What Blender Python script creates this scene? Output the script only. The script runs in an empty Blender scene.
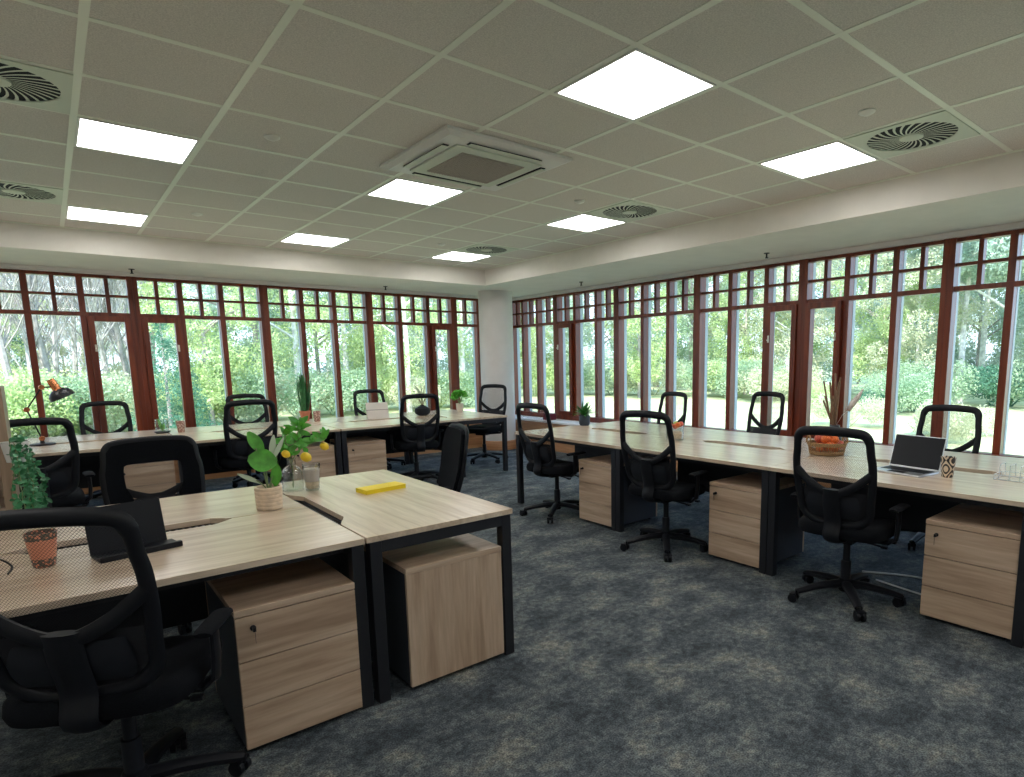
import bpy, bmesh, math, random
import numpy as np
from mathutils import Vector, Matrix, Euler
PI = math.pi
SC = bpy.context.scene
COL = SC.collection
random.seed(7)

# ---------------------------------------------------------------- camera
F_PX, PX0, PY0 = 610.6, 577.4, 449.6
yaw, pit, roll = 0.7084, -0.1456, -0.0130
fw = Vector((math.sin(yaw)*math.cos(pit), math.cos(yaw)*math.cos(pit), math.sin(pit)))
rt = Vector((math.cos(yaw), -math.sin(yaw), 0.0))
up = rt.cross(fw)
r2 = rt*math.cos(roll) + up*math.sin(roll)
u2 = -rt*math.sin(roll) + up*math.cos(roll)
cam_d = bpy.data.cameras.new('camera')
cam = bpy.data.objects.new('camera', cam_d); COL.objects.link(cam)
M4 = Matrix((( r2.x, u2.x, -fw.x, -0.244), (r2.y, u2.y, -fw.y, -3.166), (r2.z, u2.z, -fw.z, 1.4305), (0,0,0,1)))
cam.matrix_world = M4
cam_d.sensor_width = 36.0; cam_d.lens = F_PX/1024*36
cam_d.shift_x = (512-PX0)/1024; cam_d.shift_y = (PY0-388.5)/1024
cam_d.clip_start = 0.02; cam_d.clip_end = 300
SC.camera = cam

# ---------------------------------------------------------------- sky, sun, exposure
w = bpy.data.worlds.new('world'); SC.world = w; w.use_nodes = True
nt = w.node_tree; nt.nodes.clear()
o_ = nt.nodes.new('ShaderNodeOutputWorld'); b_ = nt.nodes.new('ShaderNodeBackground')
tc = nt.nodes.new('ShaderNodeTexCoord'); sx = nt.nodes.new('ShaderNodeSeparateXYZ'); rp = nt.nodes.new('ShaderNodeValToRGB')
nt.links.new(tc.outputs['Generated'], sx.inputs[0]); nt.links.new(sx.outputs['Z'], rp.inputs[0])
rp.color_ramp.elements[0].position = 0.0; rp.color_ramp.elements[0].color = (0.66, 0.81, 1.0, 1)
rp.color_ramp.elements[1].position = 0.7; rp.color_ramp.elements[1].color = (0.38, 0.62, 1.0, 1)
nt.links.new(rp.outputs[0], b_.inputs[0]); b_.inputs[1].default_value = 1.9
nt.links.new(b_.outputs[0], o_.inputs[0])
sun_d = bpy.data.lights.new('sun', 'SUN'); sun_d.energy = 4.6; sun_d.angle = 0.03; sun_d.color = (1, 0.96, 0.90)
sun = bpy.data.objects.new('sun', sun_d); COL.objects.link(sun)
sun.rotation_euler = Vector((-0.55, -0.50, 0.78)).to_track_quat('Z', 'Y').to_euler()
SC.view_settings.view_transform = 'Standard'; SC.view_settings.look = 'None'
SC.view_settings.exposure = 1.0; SC.view_settings.gamma = 1.0; SC.view_settings.use_curve_mapping = False
PANEL_EMIT = 7.2

# ---------------------------------------------------------------- materials
MATS = {}
def newmat(name):
    m = bpy.data.materials.new(name); m.use_nodes = True
    MATS[name] = m
    return m, m.node_tree, m.node_tree.nodes['Principled BSDF']
def pmat(name, col, rough=0.5, metal=0.0, noise=0.0, scale=20, bump=0.0, spec=None, trans=0.0, ior=1.45, emit=None):
    m, t, p = newmat(name)
    p.inputs['Base Color'].default_value = (*col, 1); p.inputs['Roughness'].default_value = rough
    p.inputs['Metallic'].default_value = metal
    if spec is not None: p.inputs['Specular IOR Level'].default_value = spec
    if trans: p.inputs['Transmission Weight'].default_value = trans; p.inputs['IOR'].default_value = ior
    if emit: p.inputs['Emission Color'].default_value = (*emit[0], 1); p.inputs['Emission Strength'].default_value = emit[1]
    if noise or bump:
        c = t.nodes.new('ShaderNodeTexCoord'); n = t.nodes.new('ShaderNodeTexNoise'); n.inputs['Scale'].default_value = scale
        n.inputs['Detail'].default_value = 4
        t.links.new(c.outputs['Object'], n.inputs['Vector'])
        if noise:
            r = t.nodes.new('ShaderNodeValToRGB'); e = r.color_ramp.elements
            e[0].position = .3; e[1].position = .7
            e[0].color = (*[v*(1-noise) for v in col], 1); e[1].color = (*[min(1, v*(1+noise)) for v in col], 1)
            t.links.new(n.outputs['Fac'], r.inputs[0]); t.links.new(r.outputs[0], p.inputs['Base Color'])
        if bump:
            bn = t.nodes.new('ShaderNodeBump'); bn.inputs['Strength'].default_value = bump; bn.inputs['Distance'].default_value = .01
            t.links.new(n.outputs['Fac'], bn.inputs['Height']); t.links.new(bn.outputs[0], p.inputs['Normal'])
    return m
def wood(name, c1, c2, c3, stretch=(1.2, 16, 16), rough=0.42, spec=0.5, coat=0.0):
    m, t, p = newmat(name)
    c = t.nodes.new('ShaderNodeTexCoord'); mp = t.nodes.new('ShaderNodeMapping'); mp.inputs['Scale'].default_value = stretch
    n1 = t.nodes.new('ShaderNodeTexNoise'); n1.inputs['Scale'].default_value = 1.0; n1.inputs['Detail'].default_value = 6; n1.inputs['Distortion'].default_value = .6
    n2 = t.nodes.new('ShaderNodeTexNoise'); n2.inputs['Scale'].default_value = 5.0; n2.inputs['Detail'].default_value = 3
    oi = t.nodes.new('ShaderNodeObjectInfo'); add = t.nodes.new('ShaderNodeVectorMath'); add.operation = 'ADD'
    ml = t.nodes.new('ShaderNodeVectorMath'); ml.operation = 'SCALE'; ml.inputs[3].default_value = 0.37
    t.links.new(oi.outputs['Location'], ml.inputs[0])
    t.links.new(c.outputs['Object'], add.inputs[0]); t.links.new(ml.outputs[0], add.inputs[1])
    t.links.new(add.outputs[0], mp.inputs[0]); t.links.new(mp.outputs[0], n1.inputs['Vector']); t.links.new(mp.outputs[0], n2.inputs['Vector'])
    r = t.nodes.new('ShaderNodeValToRGB'); e = r.color_ramp.elements
    e[0].position = .32; e[0].color = (*c1, 1); e[1].position = .68; e[1].color = (*c3, 1)
    x = e.new(.5); x.color = (*c2, 1)
    r2_ = t.nodes.new('ShaderNodeValToRGB'); r2_.color_ramp.elements[0].position = .35; r2_.color_ramp.elements[1].position = .65
    r2_.color_ramp.elements[0].color = (.86, .85, .84, 1); r2_.color_ramp.elements[1].color = (1, 1, 1, 1)
    mx = t.nodes.new('ShaderNodeMix'); mx.data_type = 'RGBA'; mx.blend_type = 'MULTIPLY'; mx.inputs[0].default_value = 1
    t.links.new(n1.outputs['Fac'], r.inputs[0]); t.links.new(n2.outputs['Fac'], r2_.inputs[0])
    t.links.new(r.outputs[0], mx.inputs[6]); t.links.new(r2_.outputs[0], mx.inputs[7]); t.links.new(mx.outputs[2], p.inputs['Base Color'])
    p.inputs['Roughness'].default_value = rough; p.inputs['Specular IOR Level'].default_value = spec
    if coat: p.inputs['Coat Weight'].default_value = coat; p.inputs['Coat Roughness'].default_value = .25
    return m
OAK = ((.38, .26, .175), (.54, .39, .27), (.64, .49, .36))
desk_oak = wood('desk_oak', (.58, .43, .30), (.70, .55, .40), (.79, .65, .50), rough=.33, coat=.9)
ped_oak = wood('pedestal_oak', *OAK, rough=.4)
desk_oak_v = wood('oak_vertical_grain', *OAK, stretch=(16, 16, 1.2))
edge_oak = wood('oak_edge', (.33, .21, .12), (.43, .29, .17), (.5, .35, .21))
redwood = wood('red_stained_timber', (.11, .018, .007), (.18, .032, .011), (.26, .052, .018), stretch=(14, 14, .8), rough=.35)
ledgewood = wood('orange_timber', (.42, .20, .09), (.52, .27, .13), (.62, .35, .18), stretch=(1, 1, 14))
white_paint = pmat('white_paint', (.80, .78, .75), .8, noise=.03, scale=6)
soffit_paint = pmat('soffit_paint', (.80, .77, .70), .75, noise=.03, scale=5)
tile_m = pmat('ceiling_tile', (.72, .695, .63), .95, noise=.16, scale=160, bump=.25)
tbar_m = pmat('ceiling_grid_metal', (.86, .90, .78), .4)
black = pmat('black_plastic', (.0045, .0055, .0085), .5, noise=.1, scale=40, spec=.3)
blackfab = pmat('black_fabric', (.004, .005, .007), .95, noise=.3, scale=220, bump=.3, spec=.15)
metalblk = pmat('black_powder_coat', (.012, .013, .017), .38)
chrome = pmat('chrome', (.7, .7, .72), .2, 1.0)
greymet = pmat('grey_window_cladding', (.42, .50, .56), .45)
dgrey = pmat('dark_grey_plastic', (.011, .013, .018), .5, spec=.3)
carcass_m = pmat('graphite_board', (.035, .042, .055), .5)
whitepl = pmat('white_plastic', (.75, .76, .72), .4)
offwhite = pmat('vent_white', (.66, .72, .60), .5)
grille_m = pmat('grille_grey', (.50, .46, .41), .8, noise=.2, scale=300)
voidm = pmat('dark_void', (.012, .02, .024), .9)
copper = pmat('copper', (.75, .28, .12), .25, .9)
terracotta = pmat('terracotta', (.55, .20, .11), .7, noise=.1, scale=30)
leaf_bright = pmat('bright_leaf', (.085, .36, .035), .4, noise=.3, scale=30)
leaf_dark = pmat('dark_leaf', (.025, .14, .04), .45, noise=.4, scale=25)
leaf_pale = pmat('pale_leaf', (.42, .50, .36), .5)
stem_m = pmat('stem_green', (.16, .22, .09), .6)
soil = pmat('soil', (.05, .032, .02), .95, noise=.4, scale=60)
lemon = pmat('lemon_yellow', (.85, .60, .03), .4, noise=.08, scale=40, bump=.2)
orange_m = pmat('orange_peel', (.80, .17, .03), .4, noise=.15, scale=40, bump=.2)
redfruit = pmat('red_apple', (.65, .12, .07), .35, noise=.2, scale=20)
greenfruit = pmat('green_apple', (.42, .5, .12), .35, noise=.2, scale=20)
yellow_m = pmat('yellow_cover', (.86, .66, .01), .55)
paper = pmat('paper', (.8, .78, .7), .8)
wicker = pmat('wicker', (.40, .24, .10), .7, noise=.3, scale=120, bump=.6)
sand = pmat('sand_wax', (.72, .58, .40), .7, noise=.15, scale=60)
concrete = pmat('ribbed_pot', (.70, .56, .40), .7, noise=.12, scale=40)
twig = pmat('dry_twig', (.20, .12, .07), .8, noise=.2, scale=30)
feather = pmat('pale_plume', (.62, .56, .52), .9, noise=.1, scale=60)
screen_m = pmat('laptop_screen_glass', (.008, .009, .013), .35, spec=.25)
silver = pmat('silver_aluminium', (.62, .64, .66), .32, .9)
redblk = pmat('dark_red_card', (.16, .02, .03), .6)
cablew = pmat('white_cable', (.75, .78, .8), .5)
latch_m = pmat('white_latch', (.80, .76, .66), .35)
lightm, t_, p_ = newmat('light_diffuser')
p_.inputs['Base Color'].default_value = (.9, .9, .9, 1); p_.inputs['Emission Color'].default_value = (1.0, .97, .95, 1); p_.inputs['Emission Strength'].default_value = PANEL_EMIT

def glassy(name, tint=(1, 1, 1), gl=0.04, rough=0.0):
    m = bpy.data.materials.new(name); m.use_nodes = True; t = m.node_tree; t.nodes.clear()
    o = t.nodes.new('ShaderNodeOutputMaterial'); mx = t.nodes.new('ShaderNodeMixShader')
    tr = t.nodes.new('ShaderNodeBsdfTransparent'); g = t.nodes.new('ShaderNodeBsdfGlossy'); g.inputs['Roughness'].default_value = rough
    tr.inputs[0].default_value = (*tint, 1)
    fr = t.nodes.new('ShaderNodeLayerWeight'); fr.inputs[0].default_value = .12
    ad = t.nodes.new('ShaderNodeMath'); ad.operation = 'MULTIPLY_ADD'; ad.inputs[1].default_value = .5; ad.inputs[2].default_value = gl
    t.links.new(fr.outputs['Fresnel'], ad.inputs[0]); t.links.new(ad.outputs[0], mx.inputs[0])
    t.links.new(tr.outputs[0], mx.inputs[1]); t.links.new(g.outputs[0], mx.inputs[2]); t.links.new(mx.outputs[0], o.inputs[0])
    return m
pane_m = glassy('window_glass', (.97, .985, .98), .01)
glass_m = glassy('clear_glass', (.93, .95, .95), .10, .02)

# chair mesh fabric: woven net with real see-through holes
net_m, t_, p_ = newmat('chair_net')
p_.inputs['Base Color'].default_value = (.012, .013, .018, 1); p_.inputs['Roughness'].default_value = .7
def net_nodes(m, p, size, thr):
    t = m.node_tree
    out = [n for n in t.nodes if n.type == 'OUTPUT_MATERIAL'][0]
    c = t.nodes.new('ShaderNodeTexCoord'); mp = t.nodes.new('ShaderNodeMapping'); mp.inputs['Rotation'].default_value = (0, .785, 0)
    s = t.nodes.new('ShaderNodeSeparateXYZ')
    t.links.new(c.outputs['Object'], mp.inputs[0]); t.links.new(mp.outputs[0], s.inputs[0])
    outs = []
    for ax in ('X', 'Z'):
        a = t.nodes.new('ShaderNodeMath'); a.operation = 'MULTIPLY'; a.inputs[1].default_value = PI/size
        b = t.nodes.new('ShaderNodeMath'); b.operation = 'SINE'; d = t.nodes.new('ShaderNodeMath'); d.operation = 'ABSOLUTE'
        t.links.new(s.outputs[ax], a.inputs[0]); t.links.new(a.outputs[0], b.inputs[0]); t.links.new(b.outputs[0], d.inputs[0]); outs.append(d)
    mn = t.nodes.new('ShaderNodeMath'); mn.operation = 'MINIMUM'
    t.links.new(outs[0].outputs[0], mn.inputs[0]); t.links.new(outs[1].outputs[0], mn.inputs[1])
    lt = t.nodes.new('ShaderNodeMath'); lt.operation = 'LESS_THAN'; lt.inputs[1].default_value = thr
    t.links.new(mn.outputs[0], lt.inputs[0])
    mx = t.nodes.new('ShaderNodeMixShader'); tr = t.nodes.new('ShaderNodeBsdfTransparent')
    t.links.new(lt.outputs[0], mx.inputs[0]); t.links.new(tr.outputs[0], mx.inputs[1]); t.links.new(p.outputs[0], mx.inputs[2])
    t.links.new(mx.outputs[0], out.inputs[0])
net_nodes(net_m, p_, .0065, .20)
net2_m, t_, p_ = newmat('chair_net_doubled')
p_.inputs['Base Color'].default_value = (.010, .011, .015, 1); p_.inputs['Roughness'].default_value = .8
net_nodes(net2_m, p_, .005, .965)
tray_m = metalblk
tray_light_grey = pmat('tray_net_light_grey', (.42, .48, .56), .4, .3)

# carpet: woven tiles with cloudy patches
carpet, t_, p_ = newmat('carpet')
def carpet_nodes(t, p):
    c = t.nodes.new('ShaderNodeTexCoord')
    n = t.nodes.new('ShaderNodeTexNoise'); n.inputs['Scale'].default_value = 3.6; n.inputs['Detail'].default_value = 10; n.inputs['Roughness'].default_value = .72; n.inputs['Distortion'].default_value = .05
    mp = t.nodes.new('ShaderNodeMapping'); mp.inputs['Scale'].default_value = (1.0, 1.25, 1); mp.inputs['Rotation'].default_value = (0, 0, .0)
    t.links.new(c.outputs['Object'], mp.inputs[0]); t.links.new(mp.outputs[0], n.inputs['Vector'])
    r = t.nodes.new('ShaderNodeValToRGB'); e = r.color_ramp.elements
    e[0].position = .40; e[0].color = (.034, .044, .054, 1); e[1].position = .63; e[1].color = (.185, .185, .165, 1)
    x = e.new(.49); x.color = (.070, .085, .096, 1); x = e.new(.56); x.color = (.110, .126, .130, 1)
    t.links.new(n.outputs['Fac'], r.inputs[0])
    f = t.nodes.new('ShaderNodeTexNoise'); f.inputs['Scale'].default_value = 150; f.inputs['Detail'].default_value = 2
    t.links.new(c.outputs['Object'], f.inputs['Vector'])
    r2_ = t.nodes.new('ShaderNodeValToRGB'); r2_.color_ramp.elements[0].position = .38; r2_.color_ramp.elements[1].position = .62
    r2_.color_ramp.elements[0].color = (.45, .46, .50, 1); r2_.color_ramp.elements[1].color = (1.35, 1.35, 1.3, 1)
    t.links.new(f.outputs['Fac'], r2_.inputs[0])
    mx = t.nodes.new('ShaderNodeMix'); mx.data_type = 'RGBA'; mx.blend_type = 'MULTIPLY'; mx.inputs[0].default_value = 1
    t.links.new(r.outputs[0], mx.inputs[6]); t.links.new(r2_.outputs[0], mx.inputs[7]); t.links.new(mx.outputs[2], p.inputs['Base Color'])
    f3 = t.nodes.new('ShaderNodeTexNoise'); f3.inputs['Scale'].default_value = 34; f3.inputs['Detail'].default_value = 4
    t.links.new(c.outputs['Object'], f3.inputs['Vector'])
    r3 = t.nodes.new('ShaderNodeValToRGB'); r3.color_ramp.elements[0].position = .38; r3.color_ramp.elements[1].position = .62
    r3.color_ramp.elements[0].color = (.74, .75, .78, 1); r3.color_ramp.elements[1].color = (1.45, 1.45, 1.42, 1)
    t.links.new(f3.outputs['Fac'], r3.inputs[0])
    mx3 = t.nodes.new('ShaderNodeMix'); mx3.data_type = 'RGBA'; mx3.blend_type = 'MULTIPLY'; mx3.inputs[0].default_value = 1
    t.links.new(mx.outputs[2], mx3.inputs[6]); t.links.new(r3.outputs[0], mx3.inputs[7]); t.links.new(mx3.outputs[2], p.inputs['Base Color'])
    b = t.nodes.new('ShaderNodeBump'); b.inputs['Strength'].default_value = .5; b.inputs['Distance'].default_value = .004
    t.links.new(f.outputs['Fac'], b.inputs['Height']); t.links.new(b.outputs[0], p.inputs['Normal'])
    p.inputs['Roughness'].default_value = .85; p.inputs['Specular IOR Level'].default_value = .35
carpet_nodes(t_, p_)

def leafmat(name, c1, c2, trans=.35):
    m = bpy.data.materials.new(name); m.use_nodes = True; t = m.node_tree; t.nodes.clear()
    o = t.nodes.new('ShaderNodeOutputMaterial'); c = t.nodes.new('ShaderNodeTexCoord'); n = t.nodes.new('ShaderNodeTexNoise'); n.inputs['Scale'].default_value = 1.6; n.inputs['Detail'].default_value = 5
    r = t.nodes.new('ShaderNodeValToRGB'); e = r.color_ramp.elements; e[0].position = .35; e[1].position = .65; e[0].color = (*c1, 1); e[1].color = (*c2, 1)
    t.links.new(c.outputs['Object'], n.inputs['Vector']); t.links.new(n.outputs['Fac'], r.inputs[0])
    d = t.nodes.new('ShaderNodeBsdfDiffuse'); tl = t.nodes.new('ShaderNodeBsdfTranslucent'); mx = t.nodes.new('ShaderNodeMixShader'); mx.inputs[0].default_value = trans
    t.links.new(r.outputs[0], d.inputs[0]); t.links.new(r.outputs[0], tl.inputs[0]); t.links.new(d.outputs[0], mx.inputs[1]); t.links.new(tl.outputs[0], mx.inputs[2]); t.links.new(mx.outputs[0], o.inputs[0])
    return m
lf_lime = leafmat('lime_foliage', (.36, .49, .20), (.66, .74, .42))
lf_mid = leafmat('mid_green_foliage', (.24, .38, .23), (.54, .65, .45))
lf_grey = leafmat('grey_green_foliage', (.33, .45, .36), (.66, .75, .64))
lf_dark = leafmat('dark_conifer_foliage', (.07, .20, .13), (.20, .38, .26))
lf_olive = leafmat('pale_olive_foliage', (.48, .51, .33), (.76, .77, .58))
bark = pmat('grey_bark', (.36, .33, .30), .9, noise=.3, scale=8)
birch = pmat('birch_bark', (.68, .66, .62), .8, noise=.35, scale=5)
grass_m = pmat('lawn_grass', (.46, .49, .27), .95, noise=.25, scale=1.2)
pathm = pmat('pale_path', (.7, .66, .55), .9, noise=.1, scale=3)
brick = pmat('sun_blocking_roof', (.45, .42, .30), .9)

def patterned(name, base, dark, scale, bands=None):
    m, t, p = newmat(name)
    c = t.nodes.new('ShaderNodeTexCoord'); v = t.nodes.new('ShaderNodeTexVoronoi'); v.inputs['Scale'].default_value = scale; v.feature = 'F1'
    t.links.new(c.outputs['Object'], v.inputs['Vector'])
    g = t.nodes.new('ShaderNodeMath'); g.operation = 'GREATER_THAN'; g.inputs[1].default_value = .42
    t.links.new(v.outputs['Distance'], g.inputs[0])
    fac = g.outputs[0]
    if bands:
        s = t.nodes.new('ShaderNodeSeparateXYZ'); t.links.new(c.outputs['Object'], s.inputs[0])
        a = t.nodes.new('ShaderNodeMath'); a.operation = 'SUBTRACT'; a.inputs[1].default_value = bands[0]
        b = t.nodes.new('ShaderNodeMath'); b.operation = 'ABSOLUTE'; d = t.nodes.new('ShaderNodeMath'); d.operation = 'GREATER_THAN'; d.inputs[1].default_value = bands[1]
        e = t.nodes.new('ShaderNodeMath'); e.operation = 'MULTIPLY'
        t.links.new(s.outputs['Z'], a.inputs[0]); t.links.new(a.outputs[0], b.inputs[0]); t.links.new(b.outputs[0], d.inputs[0])
        t.links.new(fac, e.inputs[0]); t.links.new(d.outputs[0], e.inputs[1]); fac = e.outputs[0]
    mx = t.nodes.new('ShaderNodeMix'); mx.data_type = 'RGBA'; mx.inputs[6].default_value = (*base, 1); mx.inputs[7].default_value = (*dark, 1)
    t.links.new(fac, mx.inputs[0]); t.links.new(mx.outputs[2], p.inputs['Base Color']); p.inputs['Roughness'].default_value = .4
    return m
cup_terra = patterned('banded_terracotta_cup', (.66, .27, .17), (.10, .09, .07), 105, (.066, .034))
cup_pink = patterned('speckled_cup', (.68, .50, .42), (.35, .2, .16), 55)
# diamond pattern cup
cup_diam, t_, p_ = newmat('diamond_cup')
def diam(t, p):
    c = t.nodes.new('ShaderNodeTexCoord'); s = t.nodes.new('ShaderNodeSeparateXYZ'); t.links.new(c.outputs['Object'], s.inputs[0])
    at = t.nodes.new('ShaderNodeMath'); at.operation = 'ARCTAN2'; t.links.new(s.outputs['Y'], at.inputs[0]); t.links.new(s.outputs['X'], at.inputs[1])
    a = t.nodes.new('ShaderNodeMath'); a.operation = 'MULTIPLY'; a.inputs[1].default_value = 3.0; t.links.new(at.outputs[0], a.inputs[0])
    z = t.nodes.new('ShaderNodeMath'); z.operation = 'MULTIPLY'; z.inputs[1].default_value = 62; t.links.new(s.outputs['Z'], z.inputs[0])
    ca = t.nodes.new('ShaderNodeMath'); ca.operation = 'COSINE'; cz = t.nodes.new('ShaderNodeMath'); cz.operation = 'COSINE'
    t.links.new(a.outputs[0], ca.inputs[0]); t.links.new(z.outputs[0], cz.inputs[0])
    ad = t.nodes.new('ShaderNodeMath'); ad.operation = 'ADD'; t.links.new(ca.outputs[0], ad.inputs[0]); t.links.new(cz.outputs[0], ad.inputs[1])
    sc_ = t.nodes.new('ShaderNodeMath'); sc_.operation = 'MULTIPLY'; sc_.inputs[1].default_value = 4.5; t.links.new(ad.outputs[0], sc_.inputs[0])
    sn = t.nodes.new('ShaderNodeMath'); sn.operation = 'SINE'; t.links.new(sc_.outputs[0], sn.inputs[0])
    g = t.nodes.new('ShaderNodeMath'); g.operation = 'GREATER_THAN'; g.inputs[1].default_value = 0.0; t.links.new(sn.outputs[0], g.inputs[0])
    mx = t.nodes.new('ShaderNodeMix'); mx.data_type = 'RGBA'; mx.inputs[6].default_value = (.72, .60, .45, 1); mx.inputs[7].default_value = (.02, .018, .02, 1)
    t.links.new(g.outputs[0], mx.inputs[0]); t.links.new(mx.outputs[2], p.inputs['Base Color']); p.inputs['Roughness'].default_value = .4
diam(t_, p_)

# ---------------------------------------------------------------- mesh helpers
class MB:
    def __init__(s): s.v = []; s.f = []; s.mi = []; s.cur = 0
    def add(s, vs, fs):
        o = len(s.v); s.v += [tuple(q) for q in vs]; s.f += [tuple(i+o for i in f) for f in fs]; s.mi += [s.cur]*len(fs)
    def box(s, x0, x1, y0, y1, z0, z1, mat=None):
        vs = [(x, y, z) for z in (z0, z1) for y in (y0, y1) for x in (x0, x1)]
        if mat is not None: vs = [mat @ Vector(q) for q in vs]
        s.add(vs, [(0, 2, 3, 1), (4, 5, 7, 6), (0, 1, 5, 4), (2, 6, 7, 3), (0, 4, 6, 2), (1, 3, 7, 5)])
    def prism(s, pts, z0, z1, mat=None):
        n = len(pts)
        vs = [(x, y, z0) for x, y in pts] + [(x, y, z1) for x, y in pts]
        if mat is not None: vs = [mat @ Vector(q) for q in vs]
        s.add(vs, [tuple(range(n-1, -1, -1)), tuple(range(n, 2*n))] + [(i, (i+1) % n, n+(i+1) % n, n+i) for i in range(n)])
    def lathe(s, prof, c=(0, 0, 0), n=24, mat=None, cap=True):
        vs = []; fs = []
        for r, z in prof:
            for k in range(n):
                a = 2*PI*k/n; vs.append((c[0]+r*math.cos(a), c[1]+r*math.sin(a), c[2]+z))
        m = len(prof)
        for j in range(m-1):
            for k in range(n): fs.append((j*n+k, j*n+(k+1) % n, (j+1)*n+(k+1) % n, (j+1)*n+k))
        if cap:
            fs.append(tuple(range(n-1, -1, -1))); fs.append(tuple((m-1)*n+k for k in range(n)))
        if mat is not None: vs = [mat @ Vector(q) for q in vs]
        s.add(vs, fs)
    def tube(s, path, r, n=8, w=None, nrm=None, closed=False, radii=None):
        """round tube, or (w given) an elliptical bar: r across the normal direction nrm, w in the plane"""
        P = [Vector(p) for p in path]; m = len(P); vs = []; fs = []
        prev = None
        for i in range(m):
            if closed: t = (P[(i+1) % m]-P[i-1])
            else: t = P[min(i+1, m-1)]-P[max(i-1, 0)]
            if t.length < 1e-9: t = Vector((0, 0, 1))
            t.normalize()
            if nrm is not None:
                a = Vector(nrm) - t*Vector(nrm).dot(t)
            elif prev is not None:
                a = prev - t*prev.dot(t)
            else:
                a = t.orthogonal()
            if a.length < 1e-6: a = t.orthogonal()
            a.normalize(); prev = a; b = t.cross(a)
            k = radii[i] if radii else 1.0
            for j in range(n):
                th = 2*PI*(j+.5)/n
                ra = r*k; rb = (w if w is not None else r)*k
                vs.append(P[i] + a*(ra*math.cos(th)) + b*(rb*math.sin(th)))
        segs = m if closed else m-1
        for i in range(segs):
            for j in range(n):
                a0 = i*n+j; a1 = i*n+(j+1) % n; b0 = ((i+1) % m)*n+j; b1 = ((i+1) % m)*n+(j+1) % n
                fs.append((a0, a1, b1, b0))
        if not closed:
            fs.append(tuple(range(n-1, -1, -1))); fs.append(tuple((m-1)*n+k for k in range(n)))
        s.add(vs, fs)
    def ball(s, c, r, n=12, sc=(1, 1, 1)):
        vs = []; fs = []
        for i in range(1, n):
            ph = PI*i/n
            for j in range(2*n): th = PI*j/n; vs.append((c[0]+r*sc[0]*math.sin(ph)*math.cos(th), c[1]+r*sc[1]*math.sin(ph)*math.sin(th), c[2]+r*sc[2]*math.cos(ph)))
        N = 2*n
        for i in range(n-2):
            for j in range(N): fs.append((i*N+j, (i+1)*N+j, (i+1)*N+(j+1) % N, i*N+(j+1) % N))
        t = len(vs); vs.append((c[0], c[1], c[2]+r*sc[2])); vs.append((c[0], c[1], c[2]-r*sc[2]))
        for j in range(N): fs.append((t, j, (j+1) % N)); fs.append((t+1, (n-2)*N+(j+1) % N, (n-2)*N+j))
        s.add(vs, fs)
    def build(s, name, m, parent=None, smooth=False, bevel=0, sub=0, loc=None, rot=None, extra=None):
        me = bpy.data.meshes.new(name); me.from_pydata(s.v, [], s.f); me.materials.append(m)
        if extra:
            for e in extra: me.materials.append(e)
            me.polygons.foreach_set('material_index', s.mi)
        me.update()
        if smooth is True: me.polygons.foreach_set('use_smooth', [True]*len(me.polygons))
        o = bpy.data.objects.new(name, me); COL.objects.link(o)
        if parent: o.parent = parent
        if loc is not None: o.location = loc
        if rot is not None: o.rotation_euler = rot
        if bevel:
            b = o.modifiers.new('bevel', 'BEVEL'); b.width = bevel; b.segments = 2; b.limit_method = 'ANGLE'; b.angle_limit = .6
        if sub:
            b = o.modifiers.new('subsurf', 'SUBSURF'); b.levels = sub; b.render_levels = sub
        if smooth == 'auto':
            me.polygons.foreach_set('use_smooth', [True]*len(me.polygons))
            try: me.set_sharp_from_angle(angle=.7)
            except Exception: pass
        return o
def tag(o, label=None, cat=None, group=None, kind=None):
    if label: o['label'] = label
    if cat: o['category'] = cat
    if group: o['group'] = group
    if kind: o['kind'] = kind
    return o
def empty(name, loc=(0, 0, 0), rz=0.0, label=None, cat=None, group=None, kind=None):
    o = bpy.data.objects.new(name, None); COL.objects.link(o); o.location = loc; o.rotation_euler = (0, 0, rz)
    o.empty_display_size = .1
    return tag(o, label, cat, group, kind)
KIDS = {}
def children(o): return [c for c in bpy.data.objects if c.parent == o]
def copy_tree(o, parent=None):
    c = o.copy(); COL.objects.link(c)
    c.parent = parent
    for ch in children(o): copy_tree(ch, c)
    return c
def place(proto, first, loc, rz, label, sc=1.0, group=None):
    o = proto if first else copy_tree(proto)
    o.location = loc; o.rotation_euler = (0, 0, rz); o.scale = (sc, sc, sc) if not isinstance(sc, tuple) else sc
    o['label'] = label
    if group: o['group'] = group
    return o

# ---------------------------------------------------------------- the room
XW, YW = 6.15, 6.00            # window planes
XL, YB = -3.66, -5.35          # wall behind, to the left
ZC, ZB = 2.7575, 2.527
XE, YE = 4.745, 4.674          # bulkhead faces
def struct(mb, name, m, **k): o = mb.build(name, m, **k); o['kind'] = 'structure'; return o
b = MB(); b.box(XL, XW+.1, YB, YW+.1, -.12, 0); struct(b, 'floor', carpet)
b = MB(); b.box(XL, XE, YB, YE, ZC, ZC+.06); struct(b, 'ceiling', tile_m)
b = MB(); b.box(XL-.1, XL, YB-.1, YW+.1, -.12, 2.82); struct(b, 'wall_left', white_paint)
b = MB(); b.box(XL, XW+.1, YB-.1, YB, -.12, 2.82); struct(b, 'wall_back', white_paint)
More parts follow.
